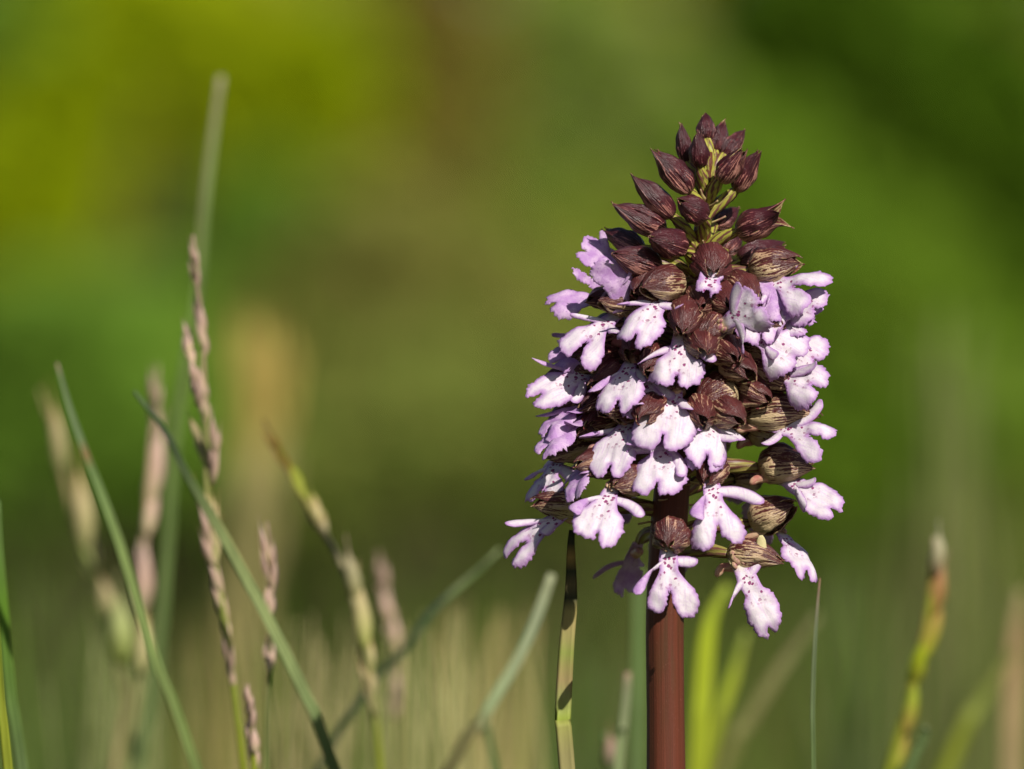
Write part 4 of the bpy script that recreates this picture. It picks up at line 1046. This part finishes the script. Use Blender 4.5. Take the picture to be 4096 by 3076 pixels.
grass_blade('slim upright mottled stalk, shade painted over its spotted top, tan and green below', [(572, 530), (571, 548), (571, 595), (567, 640), (564.5, 680), (563, 725), (567, 769)], 0.004, 7.4,
            [(0, SHADE_DK), (0.09, SHADE_DK), (0.11, (0.45, 0.30, 0.09)), (0.13, SHADE_DK), (0.22, SHADE_DK), (0.24, (0.45, 0.32, 0.13)), (0.26, SHADE_DK), (0.30, SHADE_DK), (0.33, (0.40, 0.34, 0.12)), (0.42, (0.44, 0.36, 0.15)), (0.52, (0.30, 0.36, 0.08)), (0.60, (0.42, 0.30, 0.14)),
             (0.70, (0.36, 0.38, 0.13)), (0.80, (0.30, 0.38, 0.05)), (0.88, (0.36, 0.36, 0.10)), (1, (0.38, 0.34, 0.14))], tip=0.4, fold=0.22)
q = [(935, 536), (932, 576), (926, 626), (915, 671), (906, 716), (889, 769)]
grass_stalk('stout brown-tipped grass stalk with a pale rounded end and yellow-green sheath', q, 0.15, 5.0, [(0, CREAM), (0.05, (0.42, 0.3, 0.18)), (0.12, (0.34, 0.19, 0.06)), (0.28, YG), (0.4, (0.33, 0.25, 0.05)), (1, YG)],
            [(934, 572, 1, -44, 7.0, [(0, (0.4, 0.25, 0.15)), (0.4, CREAM), (1, (0.6, 0.56, 0.42))]), (929, 612, 5, -54, 7.5, [(0, (0.35, 0.23, 0.05)), (0.6, (0.38, 0.2, 0.09)), (1, (0.4, 0.28, 0.2))]), (922, 655, 6, -60, 7.5, [(0, (0.33, 0.38, 0.02)), (0.6, OCH), (1, BRN)]),
             (914, 685, 6, -52, 7, [(0, (0.3, 0.26, 0.05)), (0.5, (0.33, 0.38, 0.02)), (1, YG)]), (905, 730, 7, -56, 6.5, [(0, OCH), (0.5, YG), (1, YG)]), (896, 766, 7, -50, 6.5, [(0, YG), (0.6, OCH), (1, OCH)])])
q = [(606, 738), (608, 752), (612, 769)]
grass_stalk('small low rusty-tipped stalk near the orchid stem', q, 0.16, 2.6, [(0, BRN), (0.3, PALE), (1, GREEN)], [(609, 766, -3, -36, 6, [(0, PALE), (0.5, PINK), (1, (0.4, 0.22, 0.14))])])

# blurred dry tussock: ochre seed plumes further back
q = [(262, 275), (262, 330), (262, 400), (258, 470), (250, 560), (235, 660), (220, 769)]
grass_stalk('wide ochre dry seed plume far behind the pink seed head', q, 1.1, 2.5, [(0, OCH), (0.5, TAN), (1, TAN)],
            [(257 + dx, 425 + dy, ex, -120, 5.8, [(0, (0.42, 0.33, 0.10)), (0.6, (0.5, 0.38, 0.10)), (1, OCH)]) for dx, dy, ex in ((-14, 0, -6), (-2, -14, -2), (10, 2, 4), (22, 8, 8), (4, 36, 1), (-8, 50, -3))]
            + [(256 + dx, 560 + dy, 3, -90, 8, [(0, (0.36, 0.32, 0.13)), (1, (0.36, 0.31, 0.12))]) for dx, dy in ((-12, 0), (4, 10), (-2, 40), (14, -30), (-16, -40), (0, -60), (-22, 70), (-10, 90))])

# low dry tussock in the foreground dusk of the meadow
def tuft(label, x, ybot, top, y, n, hw, cols, spread, seed, lean=0.0):
    R = random.Random(seed)
    base = np.array(Pm(x, ybot, y)); base[2] = 0
    t = thing('grass_tuft', label, 'grass tuft', base)
    k = (DCAM + y) / DCAM * SPX
    for i in range(n):
        tx = x + R.gauss(lean, spread); ty = top + abs(R.gauss(0, 1)) * 70
        pe = np.array(Pm(tx, ty, y + R.uniform(-0.05, 0.05)))
        b0 = base + np.array([R.gauss(0, 0.012), R.gauss(0, 0.012), -0.01])
        mid = b0 * 0.45 + pe * 0.55 + np.array([(b0[0] - pe[0]) * 0.25, 0, 0])
        f = R.uniform(0.75, 1.2)
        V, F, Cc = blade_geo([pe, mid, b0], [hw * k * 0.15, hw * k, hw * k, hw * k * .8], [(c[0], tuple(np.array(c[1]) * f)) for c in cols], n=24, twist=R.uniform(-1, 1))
        link('blade', mesh('blade', V - base, F, [M_GRASS], col=Cc), t)
    return t
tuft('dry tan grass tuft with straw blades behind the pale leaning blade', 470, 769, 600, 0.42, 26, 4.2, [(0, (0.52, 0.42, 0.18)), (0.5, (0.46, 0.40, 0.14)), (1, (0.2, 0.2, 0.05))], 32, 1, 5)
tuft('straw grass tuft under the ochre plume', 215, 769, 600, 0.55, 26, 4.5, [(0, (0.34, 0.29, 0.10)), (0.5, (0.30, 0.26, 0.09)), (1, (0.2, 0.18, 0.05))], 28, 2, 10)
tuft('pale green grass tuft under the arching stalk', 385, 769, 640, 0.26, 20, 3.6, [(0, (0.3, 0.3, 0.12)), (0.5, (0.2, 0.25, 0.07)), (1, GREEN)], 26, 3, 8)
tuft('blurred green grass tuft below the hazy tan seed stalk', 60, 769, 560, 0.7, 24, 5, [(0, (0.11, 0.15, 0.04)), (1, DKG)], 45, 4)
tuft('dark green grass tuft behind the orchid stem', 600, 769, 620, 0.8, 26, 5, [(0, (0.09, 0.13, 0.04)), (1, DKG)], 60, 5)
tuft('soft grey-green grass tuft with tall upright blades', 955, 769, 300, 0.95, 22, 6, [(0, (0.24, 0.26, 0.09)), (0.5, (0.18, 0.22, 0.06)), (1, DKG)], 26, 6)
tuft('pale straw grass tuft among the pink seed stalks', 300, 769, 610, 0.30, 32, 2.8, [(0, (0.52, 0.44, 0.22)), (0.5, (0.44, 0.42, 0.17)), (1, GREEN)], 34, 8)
tuft('pale green fine grass tuft between the straw tuft and the mottled stalk', 440, 769, 610, 0.26, 32, 2.8, [(0, (0.48, 0.46, 0.20)), (0.5, (0.36, 0.40, 0.12)), (1, GREEN)], 36, 9)
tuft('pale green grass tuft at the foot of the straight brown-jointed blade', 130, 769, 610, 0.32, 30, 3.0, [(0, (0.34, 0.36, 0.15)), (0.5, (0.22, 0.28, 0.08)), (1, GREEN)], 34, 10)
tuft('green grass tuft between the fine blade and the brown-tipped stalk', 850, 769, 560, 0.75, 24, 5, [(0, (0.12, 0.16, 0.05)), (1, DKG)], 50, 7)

# ------------------------------------------------------------------ meadow behind (uncountable)
def meadow():
    V, F, Cc = [], [], []
    R = random.Random(77)
    off = 0
    for i in range(9000):
        y = 0.9 + 4.6 * R.random() ** 0.8
        hwid = 0.55 + 0.09 * y * 1.6
        x = R.uniform(-hwid, hwid)
        h = R.uniform(0.10, 0.30) * (1.12 if R.random() < 0.15 else 1)
        wd = R.uniform(0.0016, 0.0035)
        lean = Vector((R.gauss(0, 0.25), R.gauss(0, 0.2), 0)) * h
        az = R.uniform(0, math.pi)
        sx, sy = math.cos(az) * wd, math.sin(az) * wd
        c = np.array((0.095, 0.155, 0.018)) * R.uniform(0.7, 1.5)
        if R.random() < 0.16: c = np.array((0.20, 0.16, 0.07)) * R.uniform(0.7, 1.2)
        for t in (0, 0.4, 0.75):
            k = 1 - 0.55 * t
            p = Vector((x, y, -0.02 + (h + 0.02) * t)) + lean * t * t
            V += [(p.x - sx * k, p.y - sy * k, p.z), (p.x + sx * k, p.y + sy * k, p.z)]; Cc += [c, c]
        V.append((x + lean.x, y + lean.y, h)); Cc.append(c * 1.1)
        F += [(off, off + 1, off + 3, off + 2), (off + 2, off + 3, off + 5, off + 4), (off + 4, off + 5, off + 6)]
        off += 7
    o = link('meadow_grass', mesh('meadow_grass', V, F, [M_GRASS], col=np.array(Cc), smooth=False))
    o['kind'] = 'stuff'; o['label'] = 'blurred green meadow grass with straw behind the orchid'; o['category'] = 'grass'
meadow()

# ------------------------------------------------------------------ bushes beyond the meadow
def leaf_cloud(n, centre, rad, size, cols, R, V, F, Cc):
    off = len(V)
    for i in range(n):
        while True:
            q = np.array([R.uniform(-1, 1) for _ in range(3)])
            if np.dot(q, q) < 1: break
        l = np.linalg.norm(q); q = q / max(l, 1e-6) * l ** 0.6
        c = np.array(centre) + q * np.array(rad)
        d = unit([R.gauss(0, 1), R.gauss(0, 1), R.gauss(-0.2, 0.6)])
        nn = orth([R.gauss(0.3, 0.5), R.gauss(-0.8, 0.4), R.gauss(0.8, 0.4)], d)
        b = np.cross(d, nn)
        L = size * R.uniform(0.6, 1.3); wd = L * R.uniform(0.25, 0.4)
        col = np.array(cols[R.randrange(len(cols))]) * R.uniform(0.75, 1.25)
        V += [c - d * L * .5, c + b * wd + nn * wd * .25, c + d * L * .5, c - b * wd + nn * wd * .25]
        Cc += [col] * 4
        F += [(off, off + 1, off + 2), (off, off + 2, off + 3)]
        off += 4

def shrub(label, blobs, y, size, cols, n, seed, cat='shrub', name='shrub'):
    """blobs: (px, py, rx px, ry px) crowns seen in the picture, at distance y behind the orchid"""
    R = random.Random(seed)
    k = (DCAM + y) / DCAM * SPX
    c0 = Pm(blobs[0][0], blobs[0][1], y)
    base = np.array([c0.x, y + 0.05, 0.0])
    t = thing(name, label, cat, base)
    V, F, Cc = [], [], []
    tot = sum(b[2] * b[3] for b in blobs)
    for bx, by, rx, ry in blobs:
        c = np.array(Pm(bx, by, y))
        leaf_cloud(int(n * bx / bx * rx * ry / tot), c, (rx * k, 0.75 * rx * k, ry * k), size, cols, R, V, F, Cc)
    o = link('crown', mesh('crown', np.array(V) - base, F, [M_LEAF], col=np.array(Cc), smooth=False), t)
    o['kind'] = 'stuff'
    # branching stems from the soil to every clump of leaves
    V, F = [], []
    for bx, by, rx, ry in blobs:
        c = np.array(Pm(bx, by, y))
        for j in range(4):
            e = c + np.array([R.uniform(-.6, .6) * rx * k, R.uniform(-.4, .4) * rx * k, R.uniform(-.3, .7) * ry * k])
            b0 = base + np.array([R.gauss(0, .02), R.gauss(0, .02), -0.03])
            m_ = b0 * 0.5 + e * 0.5 + np.array([R.gauss(0, .03), R.gauss(0, .03), 0])
            v, f, u = tube(catmull([b0, m_, e], 10), np.linspace(0.011, 0.003, 10), 6)
            F += [tuple(i + len(V) for i in q_) for q_ in f]
            V += list(v)
    link('trunk', mesh('trunk', np.array(V) - base, F, [M_LEAF], col=np.tile((0.07, 0.05, 0.03), (len(V), 1))), t)
    return t

YEL = [(0.35, 0.43, 0.004), (0.29, 0.40, 0.004), (0.38, 0.42, 0.006)]
OLV = [(0.28, 0.29, 0.03), (0.23, 0.27, 0.035), (0.32, 0.29, 0.04)]
MID = [(0.17, 0.30, 0.02), (0.15, 0.27, 0.018), (0.20, 0.30, 0.025)]
BLU = [(0.18, 0.32, 0.035), (0.16, 0.29, 0.03)]
BROWN = [(0.25, 0.15, 0.035), (0.28, 0.18, 0.045), (0.20, 0.14, 0.03)]
DARK = [(0.05, 0.11, 0.003), (0.07, 0.15, 0.004), (0.04, 0.07, 0.003)]
GREY = [(0.24, 0.28, 0.10), (0.21, 0.26, 0.085)]
shrub('bright yellow-green leafy shrub in the sun', [(140, 20, 130, 75), (300, 90, 70, 90), (25, 195, 75, 95), (230, 120, 90, 70)], 4.2, 0.030, YEL, 9000, 21)
shrub('small yellow-green shrub in front of the big yellow-green one', [(18, 205, 85, 90), (60, 110, 60, 60)], 3.7, 0.026, YEL, 4000, 30)
shrub('low fresh green shrub in front of the small yellow-green one', [(50, 350, 100, 75), (120, 440, 120, 80), (10, 460, 80, 80)], 3.3, 0.024, BLU, 6000, 33)
shrub('green shrub below the yellow-green shrub', [(150, 370, 140, 90), (270, 250, 70, 80), (5, 40, 35, 70), (90, 480, 140, 80)], 4.1, 0.028, BLU, 8000, 22)
shrub('rusty brown dry shrub between the green shrubs', [(410, 110, 75, 90), (385, 215, 85, 75), (430, 30, 60, 60)], 4.45, 0.026, BROWN + OLV[:2], 6000, 23)
shrub('fresh green shrub with soft rounded crown behind the buds', [(560, 40, 85, 70), (520, 150, 90, 90), (640, 130, 70, 80)], 4.5, 0.028, [(0.26, 0.38, 0.03), (0.24, 0.35, 0.03), (0.33, 0.38, 0.12), (0.30, 0.36, 0.11)], 9500, 24)
shrub('tan and olive withered shrub under the rusty brown one', [(395, 265, 90, 80), (480, 320, 90, 80), (330, 330, 70, 70)], 3.9, 0.026, [(0.30, 0.26, 0.07), (0.27, 0.29, 0.06), (0.25, 0.30, 0.05)], 6000, 28)
shrub('low grey-green shrub in front of the withered one', [(430, 430, 130, 90), (570, 440, 110, 90), (330, 480, 110, 80)], 3.5, 0.024, [(0.22, 0.27, 0.05), (0.26, 0.27, 0.06), (0.18, 0.26, 0.04)], 6500, 29)
shrub('dark evergreen shrub, almost black in places', [(840, 20, 110, 80), (970, 130, 110, 120), (1010, 260, 60, 100), (760, 30, 60, 60)], 4.9, 0.028, DARK * 3 + MID[:2], 9000, 25)
shrub('mid green shrub beside the dark evergreen shrub', [(860, 300, 110, 110), (760, 200, 90, 90), (950, 420, 110, 100), (820, 470, 120, 90)], 4.2, 0.028, MID, 8000, 26)
shrub('low olive shrub at the middle of the thicket', [(450, 340, 130, 110), (330, 400, 120, 80), (600, 300, 110, 100)], 4.0, 0.028, OLV + MID, 9000, 27)

def thicket():
    R = random.Random(31)
    V, F, Cc = [], [], []
    for i in range(110):
        x = R.uniform(-2.2, 2.2); y = R.uniform(6.0, 7.0); z = R.uniform(0.0, 2.0)
        cols = [MID, BLU, OLV, MID][R.randrange(4)]
        leaf_cloud(650, (x, y, z), (0.42, 0.3, 0.36), 0.045, cols, R, V, F, Cc)
    o = link('thicket', mesh('thicket', np.array(V), F, [M_LEAF], col=np.array(Cc), smooth=False))
    o['kind'] = 'stuff'; o['label'] = 'dense green thicket of leaves far behind the meadow'; o['category'] = 'thicket'
thicket()
